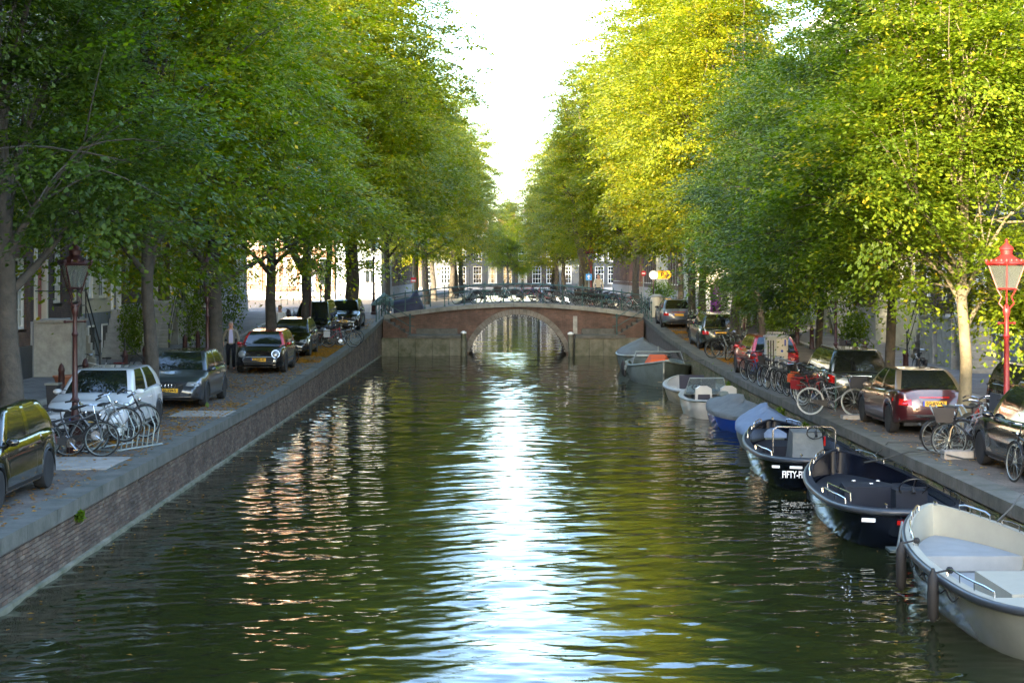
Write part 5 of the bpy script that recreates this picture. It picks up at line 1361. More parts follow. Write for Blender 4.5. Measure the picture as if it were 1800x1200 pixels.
bike('rusty bicycle hanging over the rack before the lantern', gx(1290, 62), 62.3, 1.0, 'bike_red', .3, group=G2)
bike('dark bicycle against the lantern between the cars', gx(1312, 61), 60.9, 1.1, 'bike_black', .1, group=G2)
bike('dark bicycle beside the twin trunks', gx(1217, 77), 77.3, 1.4, 'bike_black', .1, group=G2)
bike('bicycle parked across the road by the pale planter', gx(1376, 66), 66, 1.5, 'bike_black', .1, group=G2)
bike('bicycle with yellow and red bags by the steep steps', gx(1486, 58), 58, 1.5, 'bike_black', .1, group=G2, extra=['bago', 'crate'])
bike('green bicycle propped beside the round bush', gx(1500, 59), 58.6, 1.2, 'bike_green', .1, group=G2)
bike('bicycle against the porch of the dark house', gx(1612, 52.5), 52.6, 1.5, 'bike_white', .1, group=G2, extra=['bagk'])
# along the bridge
GB2 = 'bicycles along the bridge railing'
cols = ['bike_black', 'bike_grey', 'bike_black', 'bike_green', 'bike_black', 'bike_red', 'bike_teal', 'bike_black', 'bike_white', 'bike_blue']
ordn = 'first second third fourth fifth sixth seventh eighth ninth tenth eleventh twelfth thirteenth fourteenth fifteenth sixteenth seventeenth eighteenth nineteenth twentieth twenty-first twenty-second twenty-third twenty-fourth twenty-fifth twenty-sixth'.split()
bx = [-2.1, -1.0, .2, 1.2, 1.9, 2.5, 3.1, 3.6, 4.0, 4.5, 4.9, 5.3, 5.7, 6.0, 6.4, 6.8, 7.2]
for i, x_ in enumerate(bx):
    rr = random.Random(i); c_ = cols[(i*3) % 10]
    bike('%s %s bicycle along the near bridge railing, counted from the navy tarpaulin' % (c_[5:].replace('black', 'dark'), ordn[i]), x_, BY0+.55+rr.uniform(-.1, .2), rr.choice((0, PI))+rr.uniform(-.35, .35), c_, rr.uniform(-.12, .12), z=deck(x_), group=GB2, extra=rr.choice((None, None, ['crate'], ['basket'], ['bagk'])))
for i, x_ in enumerate((-1.6, 0.0, 1.3, 2.4, 3.3, 4.3, 5.2, 6.1)):
    rr = random.Random(i+40); c_ = cols[(i*7+1) % 10]
    bike('%s %s bicycle against the far bridge railing, counted from the tarpaulin end' % (c_[5:].replace('black', 'dark'), ordn[i]), x_, BY1-.55, rr.choice((0, PI))+rr.uniform(-.3, .3), c_, .1, z=deck(x_), group=GB2)
for i, (px, y_, z_) in enumerate(((1127, 91.3, 2.2), (1135, 90.4, 2.15), (1143, 92, 2.2), (1166, 92.6, 2.15), (1174, 91, 2.15), (1182, 92.5, 2.15), (1190, 91.5, 2.15))):
    bike('%s bicycle at the boat side bridge corner, %s' % (cols[(i*3+3) % 10][5:], ('next to the railing end', 'in front of the corner post', 'behind the litter bin pole', 'just past the litter bin', 'between bin and pale trunk', 'near the pale trunk', 'leaning at the pale trunk')[i]), gx(px, y_), y_, 1.1+.5*math.sin(i*2), cols[(i*3+3) % 10], .1, z=z_, group=GB2)
for i, (px, y_) in enumerate(((673, 90.6), (682, 91.0), (690, 92))):
    bike('dark bicycle by the green canopy at the car side bridge corner, %s' % ('nearest the road', 'in the middle', 'against the railing')[i], gx(px, y_), y_, 1.5+.2*i, 'bike_black', .1, z=2.15+.05*i, group=GB2)
# racks
def rack(label, x, y, rz, n=4, h=.9):
    t = thing('bicycle_rack', label, 'bicycle rack', (x, y, ground(y)), rz)
    for i in range(n):
        x_ = i*.34
        part('hoop', MB().tube([(x_, -.35, 0), (x_, -.42, .45), (x_, -.2, .55+.3*(i % 2)), (x_, .1, h), (x_+.16, .1, h), (x_+.16, -.2, .55+.3*(i % 2)), (x_+.16, -.42, .45), (x_+.16, -.35, 0)], .016, 6), 'galvanised', t, True)
    part('ground_rail', MB().tube([(-.1, -.35, .03), (n*.34, -.35, .03)], .022, 6).tube([(-.1, .35, .03), (n*.34, .35, .03)], .022, 6).tube([(-.1, -.35, .03), (-.1, .35, .03)], .022, 6).tube([(n*.34, -.35, .03), (n*.34, .35, .03)], .022, 6), 'galvanised', t)
    return t
rack('galvanised hoop rack on the pale pad before the white car', -7.95, 31.9, 1.15, 4)
rack('galvanised hoop rack holding bicycles beside the maroon saloon', 8.6, 31.9, .45, 5)
rack('small hoop rack behind the black estate car', gx(1262, 64), 63.4, .3, 3)
tag(part('concrete_block', MB().box(-.28, .28, -.14, .14, 0, .16), 'concrete', loc=(gx(1672, 31), 30.6, 1.01)), 'small pale concrete block at the foot of the bicycle rack by the water', 'block')
tag(part('concrete_block', MB().box(-.3, .3, -.16, .16, 0, .1), 'concrete', loc=(gx(1503, 38.8), 38.9, 1.01)), 'low pale concrete block behind the estate car near the white-rimmed wheel', 'block')
t = thing('quay_railing', 'low tubular railing along the water where the bicycles lean', 'railing', (0, 0, 0))
pm = MB().tube([(0, 0, 0), (0, 0, .95)], .022, 6).mesh('post', 'iron_green')
for i in range(7): link('post', pm, t, (8.55, 41+i*1.9, 1.01))
for h in (.45, .93): part('rail', MB().tube([(8.55, 41, 1.01+h), (8.55, 52.4, 1.01+h)], .02, 6), 'galvanised', t)
def scooter(label, x, y, heading, m='car_black'):
    t = thing('moped', label, 'moped', (x, y, ground(y)), heading, 'mopeds')
    for cx in (-.6, .62): o = part('wheel', MB().lathe([(.1, -.05), (.21, -.06), (.23, 0), (.21, .06), (.1, .05)], 16, (cx, 0, .23), 'Y'), 'rubber', t, True)
    part('body', MB().loft([[(-.85, -.1, .5), (-.85, .1, .5), (-.85, .08, .72), (-.85, -.08, .72)], [(-.5, -.17, .3), (-.5, .17, .3), (-.5, .14, .78), (-.5, -.14, .78)], [(-.12, -.17, .25), (-.12, .17, .25), (-.12, .13, .74), (-.12, -.13, .74)],
                             [(-.02, -.17, .22), (-.02, .17, .22), (-.02, .15, .32), (-.02, -.15, .32)], [(.3, -.17, .22), (.3, .17, .22), (.3, .15, .32), (.3, -.15, .32)], [(.42, -.2, .3), (.42, .2, .3), (.36, .18, .85), (.36, -.18, .85)], [(.5, -.12, .35), (.5, .12, .35), (.42, .1, .9), (.42, -.1, .9)]]), m, t, True, 30)
    part('seat', MB().loft([[(-.82, -.12, .78), (-.82, .12, .78), (-.82, .1, .84), (-.82, -.1, .84)], [(-.15, -.13, .76), (-.15, .13, .76), (-.15, .1, .84), (-.15, -.1, .84)]]), 'saddle', t)
    part('handlebar', MB().tube([(.4, 0, .85), (.35, 0, 1.0)], .03, 6).tube([(.3, -.32, 1.02), (.35, 0, 1.02), (.3, .32, 1.02)], .016, 6).ball((.42, 0, .95), (.08, .1, .08), 8, 6), 'trim_black', t, True)
    part('fork', MB().tube([(.45, .08, .6), (.62, .08, .23)], .018, 5).tube([(.45, -.08, .6), (.62, -.08, .23)], .018, 5).box(.4, .85, -.05, .05, .47, .5), 'trim_black', t)
    part('windshield', MB().loft([[(.45, -.15, .95), (.45, .15, .95)], [(.34, -.12, 1.3), (.34, .12, 1.3)], [(.335, -.12, 1.3), (.335, .12, 1.3)], [(.445, -.15, .95), (.445, .15, .95)]], False, False, False), 'acrylic', t)
scooter('dark moped in front of the violet poster', gx(1243, 80), 80, .4)
scooter('second dark moped nearer the pale square column', gx(1252, 78.5), 78.2, .2, 'car_slate')
scooter('dark moped between the blue grey saloon and the estate car', gx(1221, 74.5), 76.2, 1.4)
scooter('covered dark moped behind the red car under the boughs', gx(1315, 60), 59.4, 2.0)
# ------------------------------------------------------------------ boats (local +x = bow)
def boat_outline(L, B, n=64, q1=.40, e1=4.0, e2=2.2, p2=.75, stern=None):
    """closed loop (x, y, s) with s 0 stern .. 1 bow"""
    S = [0, .004, .012, .025, .045, .07, .10]+list(np.linspace(.14, .9, 18))+[.93, .955, .975, .988, .996, 1.0]
    h = []
    for s in S:
        if s < q1: f = max(0, 1-(1-s/q1)**e1)**(.38 if stern is None else stern)
        else: f = max(0, 1-((s-q1)/(1-q1))**e2)**p2
        h.append(((s-.5)*L, f*B/2, s))
    return h+[(x, -y, s) for x, y, s in reversed(h[1:-1])]
def boat_hull(t, L, B, free, hull, inner, floor_m, rail_m='rubber_rail', bowrise=.25, floor=.18, wl=(.93, .86), shape={}, deckw=.12, rail_r=.055, gun='deck'):
    o = boat_outline(L, B, **shape)
    def sheer(s): return free+bowrise*max(0, (s-.35)/.65)**2+.05*max(0, (.35-s)/.35)**2
    def lvl(kx, ky, zf): return [(x*kx, y*ky, zf(s)) for x, y, s in o]
    part('hull', MB().loft([lvl(.80, .60, lambda s: -.35), lvl(wl[0]-.03, wl[1]-.06, lambda s: -.12), lvl(*wl, lambda s: .02), lvl(.965, .95, lambda s: sheer(s)*.45), lvl(.99, .99, lambda s: sheer(s)*.8), lvl(1, 1, lambda s: sheer(s)-.005)], True, False), hull, t, True, 60)
    kx, ky = 1-2*deckw/L*1.1, 1-2*deckw/B
    part('gunwale', MB().loft([lvl(1, 1, lambda s: sheer(s)-.004), lvl(1, 1, lambda s: sheer(s)+.02), lvl(kx, ky, lambda s: sheer(s)+.02), lvl(kx, ky, lambda s: sheer(s)-.03)], False, False), gun, t, False)
    part('inner_side', MB().loft([lvl(kx*.999, ky*.998, lambda s: sheer(s)-.004), lvl(kx*.985, ky*.97, lambda s: sheer(s)*.5+floor*.5), lvl(kx*.96, ky*.9, lambda s: floor)], False, False), inner, t, True, 60)
    part('floor', MB().loft([lvl(kx*.965, ky*.91, lambda s: floor-.03), lvl(kx*.965, ky*.91, lambda s: floor+.004)]), floor_m, t)
    if rail_m:
        part('rub_rail', MB().tube([(x*1.003, y*1.008, sheer(s)-rail_r*.6) for x, y, s in o], rail_r, 8, True), rail_m, t, True, 80)
    return o, sheer, kx, ky
def on_edge(L, B, sheer, s, side, inset=.1, shape={}):
    o = boat_outline(L, B, **shape); h = [p for p in o[:len(o)//2+1]]
    xs = [p[0] for p in h]; ys = [p[1] for p in h]; x = (s-.5)*L
    return (x, side*(float(np.interp(x, xs, ys))-inset), sheer(s))
def hrail(t, L, B, sheer, s0, s1, side, h=.13, shape={}):
    pts = [on_edge(L, B, sheer, s, side, .07, shape) for s in np.linspace(s0, s1, 7)]
    up = [(p[0], p[1], p[2]+h) for p in pts]
    mb = MB().tube([(pts[0][0], pts[0][1], pts[0][2]+.01), (up[0][0], up[0][1], up[0][2]-.03)]+up[1:-1]+[(up[-1][0], up[-1][1], up[-1][2]-.03), (pts[-1][0], pts[-1][1], pts[-1][2]+.01)], .014, 6)
    for k in (2, 4): mb.tube([pts[k], up[k]], .01, 5)
    part('hand_rail', mb, 'chrome', t, True)
def cleat(t, p, name='cleat'): part('cleat', MB().tube([(p[0]-.09, p[1], p[2]+.07), (p[0]+.09, p[1], p[2]+.07)], .014, 6).box(p[0]-.03, p[0]-.01, p[1]-.012, p[1]+.012, p[2]+.02, p[2]+.07).box(p[0]+.01, p[0]+.03, p[1]-.012, p[1]+.012, p[2]+.02, p[2]+.07), 'chrome', t)
def fender(t, p, m='rubber', l=.55):
    f = part('fender', MB().lathe([(.02, -l/2-.05), (.07, -l/2+.02), (.078, 0), (.07, l/2-.02), (.03, l/2+.06), (.02, l/2+.1)], 12), m, t, True); f.location = p
    return f
def wheel(t, p, r=.2, tilt=.9):
    o = part('steering_wheel', MB().tube([(r*math.cos(a), r*math.sin(a), 0) for a in np.linspace(0, 2*PI, 20)[:-1]], .014, 6, True).tube([(-r, 0, 0), (r, 0, 0)], .01, 5).tube([(0, -r, 0), (0, r, 0)], .01, 5).lathe([(.03, -.12), (.03, .02)], 8), 'trim_black', t, True)
    o.location = p; o.rotation_euler = (0, tilt, 0)
def sloop(label, x, y, rz, L, B, hull, inner, floor_m, rubm='rubber_rail', free=.62, gun=None):
    t = thing('sloop', label, 'boat', (x, y, 0), rz, 'boats moored along the quay')
    o, sh, kx, ky = boat_hull(t, L, B, free, hull, inner, floor_m, rubm, gun=gun or inner)
    for sd in (1, -1):
        hrail(t, L, B, sh, .62, .80, sd); hrail(t, L, B, sh, .84, .93, sd); hrail(t, L, B, sh, .12, .34, sd)
    cleat(t, (L/2-.28, 0, sh(1)+.0)); cleat(t, (-L/2+.25, .4, sh(0))); cleat(t, (-L/2+.25, -.4, sh(0)))
    # fore bench, side benches, aft thwart
    def plan(kx_, ky_, s0, s1, z0, z1, name, m):
        pts = [(px_*kx_, py_*ky_) for px_, py_, s in boat_outline(L, B) if s0 <= s <= s1]
        if len(pts) > 2: part(name, MB().loft([[(a, b_, z0) for a, b_ in pts], [(a, b_, z1) for a, b_ in pts]]), m, t)
    plan(kx*.95, ky*.94, .72, 1.0, .2, .42, 'fore_bench', floor_m)
    return t, o, sh, kx, ky
mat('deck', (.3, .32, .32), .5)
XB = 6.62
# white sloop, nearest
t, o, sh, kx, ky = sloop('cream white open sloop with grey rub rail, nearest the viewer', 6.85, 21.9, PI/2, 7.3, 2.28, 'hull_cream', 'deck_cream', 'deck_grey', gun='deck_cream')
part('engine_box', MB().box(-1.7, -.1, -.7, .4, .2, .5), 'deck_cream', t)
part('bench', MB().box(-2.7, -1.9, -.85, .85, .2, .5), 'deck_cream', t)
part('hatch_ring', MB().tube([(-.09, -.4, .42), (-.09, -.4, .32), (-.09, -.32, .32), (-.09, -.32, .42)], .01, 5).tube([(-.09, .15, .42), (-.09, .15, .32), (-.09, .23, .32), (-.09, .23, .42)], .01, 5), 'chrome', t)
for s_ in (.62, .34): 
    p = on_edge(7.3, 2.28, sh, s_, 1, -.12); fender(t, (p[0], p[1], .36))
    part('fender_line', MB().tube([(p[0], p[1], .6), (p[0], p[1]-.02, sh(s_)+.05), (p[0], p[1]-.2, sh(s_)+.09), (p[0], p[1]-.24, sh(s_)+.05)], .014, 5).ball((p[0], p[1]-.22, sh(s_)+.09), .05, 6, 5), 'rubber', t)
gl = MB()                                              # looped grab line along the hull
pts = []
for i in range(49):
    s_ = .86-.62*i/48; p = on_edge(7.3, 2.28, sh, s_, 1, -.0)
    pts.append((p[0]*.995, p[1]*.99+.015, sh(s_)*.80-.10*abs(math.sin(i*PI/6))))
part('grab_line', MB().tube(pts, .011, 5), 'rubber', t)
for s_ in (.78, .70, .42): 
    p = on_edge(7.3, 2.28, sh, s_, 1, -.012); part('vent_plate', MB().cbox((p[0], p[1]*.985, sh(s_)*.66), (.2, .03, .06)), 'print_white', t)
# navy sloop
t, o, sh, kx, ky = sloop('navy sloop with a small steering wheel and swim step, red reflectors on its stern', 6.85, 29.75, PI/2-.03, 7.2, 2.3, 'hull_navy', 'hull_navy', 'deck_navy', gun='deck_navy')
part('engine_box', MB().loft([[(-.6, -.6, .2), (.7, -.5, .2), (.7, .5, .2), (-.6, .6, .2)], [(-.6, -.58, .66), (.7, -.42, .58), (.7, .42, .58), (-.6, .58, .66)]]), 'deck_navy', t)
for a, b_ in ((.3, -.2), (.3, .25), (-.1, 0)): part('deck_light', MB().lathe([(.035, .0), (.035, .012)], 10, (a, b_, .655)), 'print_white', t)
part('side_bench', MB().box(-2.6, 1.2, -.98, -.66, .2, .5), 'deck_navy', t); part('side_bench', MB().box(-2.6, 1.2, .66, .98, .2, .5), 'deck_navy', t)
part('console', MB().box(-1.75, -1.35, -.65, -.1, .2, .75), 'deck_navy', t); wheel(t, (-1.85, -.38, .82), .24, .8)
part('aft_rail', MB().tube([(-2.9, .9, .72), (-2.9, .9, .86), (-1.4, 1.03, .84), (-1.4, 1.03, .7)], .014, 6), 'chrome', t, True)
sx = -3.6
part('swim_step', MB().box(sx-.28, sx+.1, -.45, .45, .03, .07), 'hull_grey', t)
for y_ in (.32, -.12): part('step_pole', MB().tube([(sx-.2, y_, .05), (sx-.02, y_-.12, .5)], .02, 6), 'galvanised', t)
part('reflector', MB().cbox((sx+.04, .1, .47), (.03, .34, .07)), 'lens_red', t)
part('reflector', MB().cbox((sx+.055, -.45, .60), (.03, .22, .09)), 'lens_red', t); part('reflector', MB().cbox((sx+.053, -.33, .60), (.031, .08, .091)), 'print_white', t)
part('lamp_plate', MB().cbox((sx+.11, .72, .50), (.03, .22, .06), -.25), 'print_white', t)
p = on_edge(7.2, 2.3, sh, .03, -1, 0); fender(t, (-3.5, -.85, .35), l=.5)
# navy sloop with lettering
t, o, sh, kx, ky = sloop('navy sloop with white lettering on its stern and a dark padded console', 6.72, 36.8, PI/2-.01, 6.9, 2.25, 'hull_navy', 'hull_navy', 'deck_navy', gun='deck_navy')
link('lettering', text_mesh('FIFTY-FIFTY', .2, 'print_white', .004, .012), t, (-3.39, .52, .34), (R(82), 0, R(-99)), (.62, 1, 1))
part('console', MB().loft([[(-.9, -.55, .2), (.1, -.55, .2), (.1, .2, .2), (-.9, .2, .2)], [(-.7, -.5, .95), (-.2, -.5, 1.0), (-.2, .15, 1.0), (-.7, .15, .95)]]), 'tarp_grey', t)
part('console_arch', MB().tube([(-1.0, .65, .2), (-1.0, .65, 1.05), (-1.0, .55, 1.12), (-1.0, -.65, 1.12), (-1.0, -.75, 1.05), (-1.0, -.75, .2)], .02, 6), 'chrome', t, True)
wheel(t, (-1.05, -.3, 1.0), .2, .9)
part('flag', MB().cbox((-.5, -.6, .75), (.05, .03, .22), .2), 'lens_red', t)
part('bench', MB().box(-2.9, -2.2, -.8, .8, .2, .5), 'deck_navy', t)
for y_, w_ in ((.55, .26), (.95, .16)): part('vent_plate', MB().cbox((-3.42+max(0, y_-.5)*.35, y_, .5), (.03, w_, .05), -.3), 'print_white', t)
# covered boats
def covered(label, x, y, rz, L, B, hull, m, free=.5, peak=.6, peak_at=.3, rail=None):
    t = thing('covered_boat', label, 'boat', (x, y, 0), rz, 'boats moored along the quay')
    o, sh, kx, ky = boat_hull(t, L, B, free, hull, 'hull_white', 'deck_grey', rail, gun='deck')
    rings = []; r = random.Random(3)
    for k in (1.015, 1.012, .9, .7, .45, .2, .03):
        rings.append([(px_*k+(1-k)*(peak_at-.5)*L, py_*k, (sh(s)-.08 if k == 1.015 else sh(s)+.03+peak*max(0, 1-k)**.8+ (.03*math.sin(s*17+k*9) if k < 1 else 0))) for px_, py_, s in o])
    part('cover', MB().loft(rings, False, True), m, t, True, 70)
    return t
covered('boat under a pale blue grey peaked cover', 7.0, 42.0, PI/2, 4.6, 1.75, 'hull_grey', 'tarp_pale', .5, .4, .55)
covered('bright blue boat under a charcoal cover', 7.02, 47.0, PI/2+.25, 4.5, 1.7, 'hull_blue', 'tarp_grey', .45, .32, .45)
# white speedboat
t = thing('speedboat', 'small white motorboat with two white and navy seats and an outboard', 'boat', (6.62, 51.8, 0), PI/2+.1, 'boats moored along the quay')
o, sh, kx, ky = boat_hull(t, 4.3, 1.75, .55, 'hull_white', 'hull_white', 'hull_white', 'galvanised', .15, .22, gun='hull_white', rail_r=.03)
part('foredeck', MB().loft([[(x_*kx, y_*ky, sh(s)+.03) for x_, y_, s in o if s >= .55], [(x_*kx*.97, y_*ky*.9, sh(s)+.12) for x_, y_, s in o if s >= .55]]), 'hull_white', t, True)
for s_ in (.42, -.38):
    part('seat', MB().loft([[(-1.25, s_-.26, .45), (-.75, s_-.26, .45), (-.75, s_+.26, .45), (-1.25, s_+.26, .45)], [(-1.3, s_-.26, .62), (-.75, s_-.26, .58), (-.75, s_+.26, .58), (-1.3, s_+.26, .62)]]), 'cushion', t)
    part('seat_back', MB().prism([(s_-.27, .5), (s_-.25, .92), (s_-.12, 1.0), (s_+.12, 1.0), (s_+.25, .92), (s_+.27, .5)], -1.38, -1.27, 'X'), 'hull_white', t)
    part('seat_panel', MB().prism([(s_-.2, .55), (s_-.19, .74), (s_+.19, .74), (s_+.2, .55)], -1.40, -1.381, 'X'), 'cushion', t)
part('windscreen', MB().loft([[(.25, -.7, .62), (.25, .7, .62)], [(.05, -.55, 1.15), (.05, .55, 1.15)], [(.04, -.55, 1.15), (.04, .55, 1.15)], [(.24, -.7, .62), (.24, .7, .62)]], False, False, False), 'acrylic', t)
part('windscreen_frame', MB().tube([(.25, -.7, .62), (.05, -.56, 1.16), (.05, .56, 1.16), (.25, .7, .62)], .02, 6), 'galvanised', t)
wheel(t, (-.15, .38, .9), .15, .8)
part('outboard', MB().loft([[(-2.4, -.12, .45), (-2.12, -.12, .45), (-2.12, .12, .45), (-2.4, .12, .45)], [(-2.46, -.14, .8), (-2.1, -.14, .8), (-2.1, .14, .8), (-2.46, .14, .8)], [(-2.4, -.1, .9), (-2.14, -.1, .9), (-2.14, .1, .9), (-2.4, .1, .9)]]).box(-2.32, -2.2, -.04, .04, -.35, .45), 'hull_grey', t)
# cream open boat with outboard
t = thing('open_boat', 'cream and grey open launch with a black outboard cover', 'boat', (6.85, 57.4, 0), PI/2+.05, 'boats moored along the quay')
o, sh, kx, ky = boat_hull(t, 5.6, 2.1, .52, 'hull_wood', 'hull_white', 'deck_cream', 'deck', .2, .25, gun='deck_cream', shape=dict(stern=.2))
part('outboard', MB().loft([[(-3.05, -.22, .35), (-2.72, -.22, .35), (-2.72, .22, .35), (-3.05, .22, .35)], [(-3.08, -.24, .95), (-2.7, -.24, .95), (-2.7, .24, .95), (-3.08, .24, .95)]]).box(-2.95, -2.85, -.05, .05, -.3, .35), 'cushion', t)
part('backrest', MB().box(-1.6, -1.45, -.1, .75, .3, 1.0), 'cushion', t); part('thwart', MB().box(-.2, .25, -.85, .85, .3, .5), 'hull_white', t); part('cushion', MB().box(-.2, .25, -.6, -.1, .501, .6), 'cushion', t)
# grey steel launch, bow towards the viewer
t = thing('steel_launch', 'grey green steel launch with orange cloth inside, bow toward the viewer', 'boat', (6.6, 67.6, 0), -PI/2-.05, 'boats moored along the quay')
o, sh, kx, ky = boat_hull(t, 8.0, 2.75, .68, 'hull_grey', 'hull_grey', 'hull_wood', 'galvanised', .38, .2, wl=(.9, .86), gun='hull_grey', shape=dict(p2=.95, e2=2.0), rail_r=.035)
part('stem_bar', MB().tube([(3.97, 0, 1.08), (3.9, 0, .6), (3.55, 0, -.1)], .05, 6), 'galvanised', t)
part('orange_cover', MB().loft([[(-.2, -.7, .6), (1.2, -.6, .6), (1.2, .5, .6), (-.2, .6, .6)], [(.0, -.4, 1.12), (.9, -.35, .98), (.9, .2, .98), (0, .3, 1.12)]]), 'orange_cloth', t)
part('windscreen', MB().tube([(-.6, -1.1, .7), (-.8, -.95, 1.2), (-.8, .95, 1.2), (-.6, 1.1, .7)], .03, 6).tube([(-.8, 0, 1.2), (-.8, 0, 1.45)], .02, 5), 'galvanised', t)
part('canopy', MB().loft([[(-2.6, -1.15, .72), (-2.6, -.8, 1.12), (-2.6, .8, 1.12), (-2.6, 1.15, .72)], [(-.85, -1.1, .72), (-.85, -.85, 1.19), (-.85, .85, 1.19), (-.85, 1.1, .72)]], False, False, False), 'tarp_grey', t)
part('winch', MB().lathe([(.12, .0), (.12, .25), (.08, .3)], 10, (2.8, .2, .75)), 'deck_cream', t); part('bench', MB().box(-1.8, -.3, -.95, .95, .25, .6), 'hull_wood', t)
for i, s_ in enumerate((.36, .44, .52)): p = on_edge(8, 2.75, sh, s_, -1, -.12); fender(t, (p[0], p[1], .48), 'rubber', .5)
part('ladder', MB().tube([(1.2, -1.42, .85), (1.2, -1.5, .55)], .02, 5).tube([(1.5, -1.38, .85), (1.5, -1.46, .55)], .02, 5).tube([(1.2, -1.48, .7), (1.5, -1.44, .7)], .015, 5), 'galvanised', t)
covered('dark boat with a slate cover moored close to the bridge', 6.55, 75.5, PI/2, 6.0, 2.4, 'hull_grey', 'tarp_grey', .8, .55, .35, 'galvanised')
# mooring lines, looped over the quay edge
for lab, pts in (('black mooring line looping from the navy sloop onto the coping', [(7.3, 32.2, .75), (7.6, 31.6, .9), (7.9, 31.0, 1.10), (8.25, 30.6, 1.15), (8.75, 30.3, 1.04), (9.0, 30.4, 1.03)]),
                 ('second dark cable arching over the wall to the bicycle rack', [(7.0, 33.4, .75), (7.7, 33.2, .75), (7.95, 32.9, 1.08), (8.4, 32.6, 1.12), (9.0, 32.2, 1.04)]),
                 ('short black rope from the white sloop to the quay', [(7.5, 24.2, .8), (7.75, 24.3, 1.0), (7.95, 24.4, 1.2), (8.2, 24.5, 1.04)]),
                 ('rope from the grey launch bow slanting up to the quay', [(6.45, 63.7, 1.3), (7.2, 62.9, 1.1), (7.95, 62.3, 1.18), (8.2, 62.2, 1.17)])):
    tag(part('mooring_rope', MB().tube(pts, .016, 5), 'rope', smooth=True), lab, 'rope')

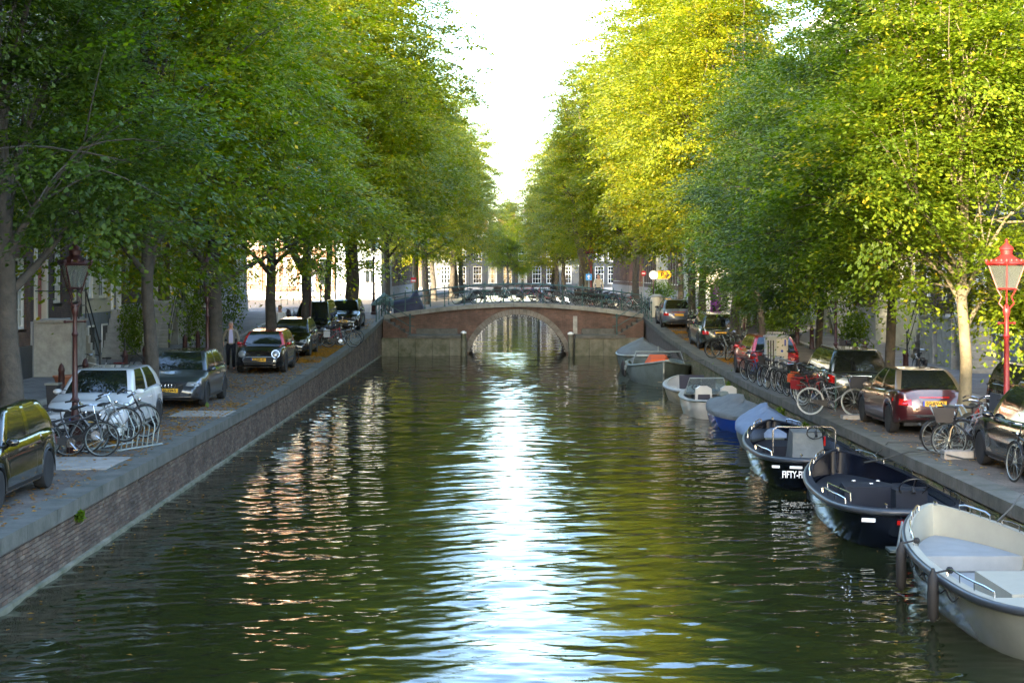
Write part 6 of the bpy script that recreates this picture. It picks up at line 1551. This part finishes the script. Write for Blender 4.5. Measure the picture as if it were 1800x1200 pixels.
# ------------------------------------------------------------------ people
def skin_part(name, joints, bones, m, parent, root=0, sub=2):
    me = bpy.data.meshes.new(name); me.from_pydata([j[:3] for j in joints], bones, []); me.materials.append(M[m])
    o = link(name, me, parent); md = o.modifiers.new('skin', 'SKIN'); md.use_smooth_shade = True
    sv = me.skin_vertices[0].data
    for i, j in enumerate(joints):
        r = j[3] if hasattr(j[3], '__len__') else (j[3], j[3]); sv[i].radius = r
    sv[root].use_root = True
    s = o.modifiers.new('sub', 'SUBSURF'); s.levels = s.render_levels = sub
    return o
def person(label, x, y, rz, z=None, top='cloth_tan', shirt='cloth_lilac', legs='cloth_dark', hair='hair_grey', step=.0, arms=(0, 0), s=1.0, sit=False, group=None, jacket=True):
    """standing or walking figure, 1.76 m at s=1, facing local -y"""
    t = thing('person', label, 'person', (x, y, ground(y) if z is None else z), rz, group); t.scale = (s, s, s)
    k = step
    if sit: hipL, kneeL, ankL = (.09, 0, .92), (.12, -.42, .80), (.12, -.30, .40); kneeR, ankR = (-.12, -.36, .62), (-.12, -.2, .2)
    else: kneeL, ankL = (.10, -.10-k*.25, .50), (.11, .0-k*.45, .10); kneeR, ankR = (-.10, -.02+k*.10, .50), (-.11, .06+k*.45, .10+.06*(k > 0))
    J = [(0, 0, .96, (.13, .10)), (0, 0, 1.12, (.13, .10)), (0, -.01, 1.32, (.155, .11)), (0, 0, 1.46, (.07, .06)), (0, -.015, 1.53, (.052, .052)), (0, -.03, 1.60, (.075, .085)), (0, -.03, 1.69, (.072, .09)), (0, -.03, 1.755, (.045, .055)),
         (.18, 0, 1.41, .055), (-.18, 0, 1.41, .055),
         (.25+.02, .0+arms[0]*-.08, 1.15, .042), (-.27, .0+arms[1]*-.08, 1.15, .042), (.27, -.06+arms[0]*-.28, .93+abs(arms[0])*.12, .03), (-.27, -.06+arms[1]*-.28, .93+abs(arms[1])*.12, .03),
         (.09, 0, .90, .085), (-.09, 0, .90, .085), (*kneeL, .055), (*kneeR, .055), (*ankL, .038), (*ankR, .038), (ankL[0], ankL[1]-.15, ankL[2]-.06, .034), (ankR[0], ankR[1]-.15, ankR[2]-.06, .034),
         (0, -.125, 1.625, .014), (.09, -.02, 1.63, .018), (-.09, -.02, 1.63, .018)]
    Bn = [(0, 1), (1, 2), (2, 3), (3, 4), (4, 5), (5, 6), (6, 7), (3, 8), (3, 9), (8, 10), (9, 11), (10, 12), (11, 13), (0, 14), (0, 15), (14, 16), (15, 17), (16, 18), (17, 19), (18, 20), (19, 21), (5, 22), (5, 23), (5, 24)]
    for side, h in ((1, 12), (-1, 13)):                # palm, four fingers, thumb
        p = J[h]; pi = len(J); J.append((p[0], p[1]-.015, p[2]-.07, (.03, .018))); Bn.append((h, pi))
        for q in range(4):
            a = len(J); yy = p[1]-.045+q*.02; J.append((p[0]-side*.005, yy-.005, p[2]-.12+abs(q-1.3)*.006, .0095)); Bn.append((pi, a)); J.append((p[0]-side*.02, yy-.01, p[2]-.165+abs(q-1.3)*.008, .008)); Bn.append((a, a+1))
        a = len(J); J.append((p[0]-side*.01, p[1]-.055, p[2]-.075, .011)); Bn.append((h, a)); J.append((p[0]-side*.015, p[1]-.075, p[2]-.12, .009)); Bn.append((a, a+1))
    skin_part('body', J, Bn, 'skin', t)
    # trousers
    T = [(0, 0, .98, (.15, .115)), (.095, 0, .88, .10), (-.095, 0, .88, .10), (*kneeL, .07), (*kneeR, .07), (*ankL, .062), (*ankR, .062), (0, 0, 1.05, (.14, .11))]
    skin_part('trousers', T, [(0, 1), (0, 2), (1, 3), (2, 4), (3, 5), (4, 6), (0, 7)], legs, t)
    zj = .88 if jacket else 1.0
    U = [(0, 0, 1.12, (.155, .12)), (0, -.01, 1.32, (.175, .13)), (0, 0, 1.44, (.10, .08)), (.185, 0, 1.41, .072), (-.185, 0, 1.41, .072), (.275, J[10][1], 1.15, .06), (-.275, J[11][1], 1.15, .06),
         (J[12][0], J[12][1], J[12][2]+.03, .048), (J[13][0], J[13][1], J[13][2]+.03, .048), (0, 0, zj+.02, (.175, .135))]
    skin_part('jacket' if jacket else 'shirt', U, [(0, 1), (1, 2), (2, 3), (2, 4), (3, 5), (4, 6), (5, 7), (6, 8), (0, 9)], top, t)
    if jacket: part('shirt', MB().loft([[(-.075, -.142, .98), (.075, -.142, .98), (.07, -.11, .98), (-.07, -.11, .98)], [(-.08, -.158, 1.2), (.08, -.158, 1.2), (.07, -.11, 1.2), (-.07, -.11, 1.2)], [(-.05, -.115, 1.47), (.05, -.115, 1.47), (.05, -.06, 1.48), (-.05, -.06, 1.48)]]), shirt, t, True)
    part('hair', MB().ball((0, -.005, 1.70), (.085, .10, .085), 12, 8), hair, t, True)
    for ex in (.03, -.03): part('eye', MB().ball((ex, -.115, 1.655), .011, 6, 5), 'print_black', t)
    part('mouth', MB().box(-.022, .022, -.113, -.108, 1.572, 1.58), 'sign_red', t)
    for a in (ankL, ankR): part('shoe', MB().loft([[(a[0]-.045, a[1]+.07, a[2]-.1), (a[0]+.045, a[1]+.07, a[2]-.1), (a[0]+.04, a[1]+.06, a[2]-.0), (a[0]-.04, a[1]+.06, a[2]-.0)], [(a[0]-.05, a[1]-.08, a[2]-.1), (a[0]+.05, a[1]-.08, a[2]-.1), (a[0]+.045, a[1]-.07, a[2]-.02), (a[0]-.045, a[1]-.07, a[2]-.02)],
                                                   [(a[0]-.035, a[1]-.2, a[2]-.1), (a[0]+.035, a[1]-.2, a[2]-.1), (a[0]+.03, a[1]-.19, a[2]-.06), (a[0]-.03, a[1]-.19, a[2]-.06)]]), 'shoe', t, True)
    return t
person('man in a tan blazer and lilac shirt walking beside the parked cars', gx(406, 57.5), 57.5, .15, 1.07, step=.35, arms=(.5, -.4))
person('person with brown hair and white top standing behind the small black car', gx(492, 72), 72, .3, 1.35, top='cloth_white', hair='hair_brown', jacket=False)
person('pedestrian in dark shirt and beige trousers walking away past the twin trunks', gx(1307, 79), 79, PI-.4, 1.7, top='cloth_dark', legs='cloth_beige', hair='hair_brown', step=.4, jacket=False)
person('cyclist in a beige top by the sunlit trunk at the bridge end', gx(1197, 92.5), 92.5, -1.2, 2.2, top='cloth_beige', legs='cloth_dark', hair='hair_brown', jacket=False)
person('person in a pale top among the bicycles on the bridge', gx(1052, 94), 94.2, .3, 2.75, top='cloth_beige', legs='cloth_dark', hair='hair_brown', jacket=False)
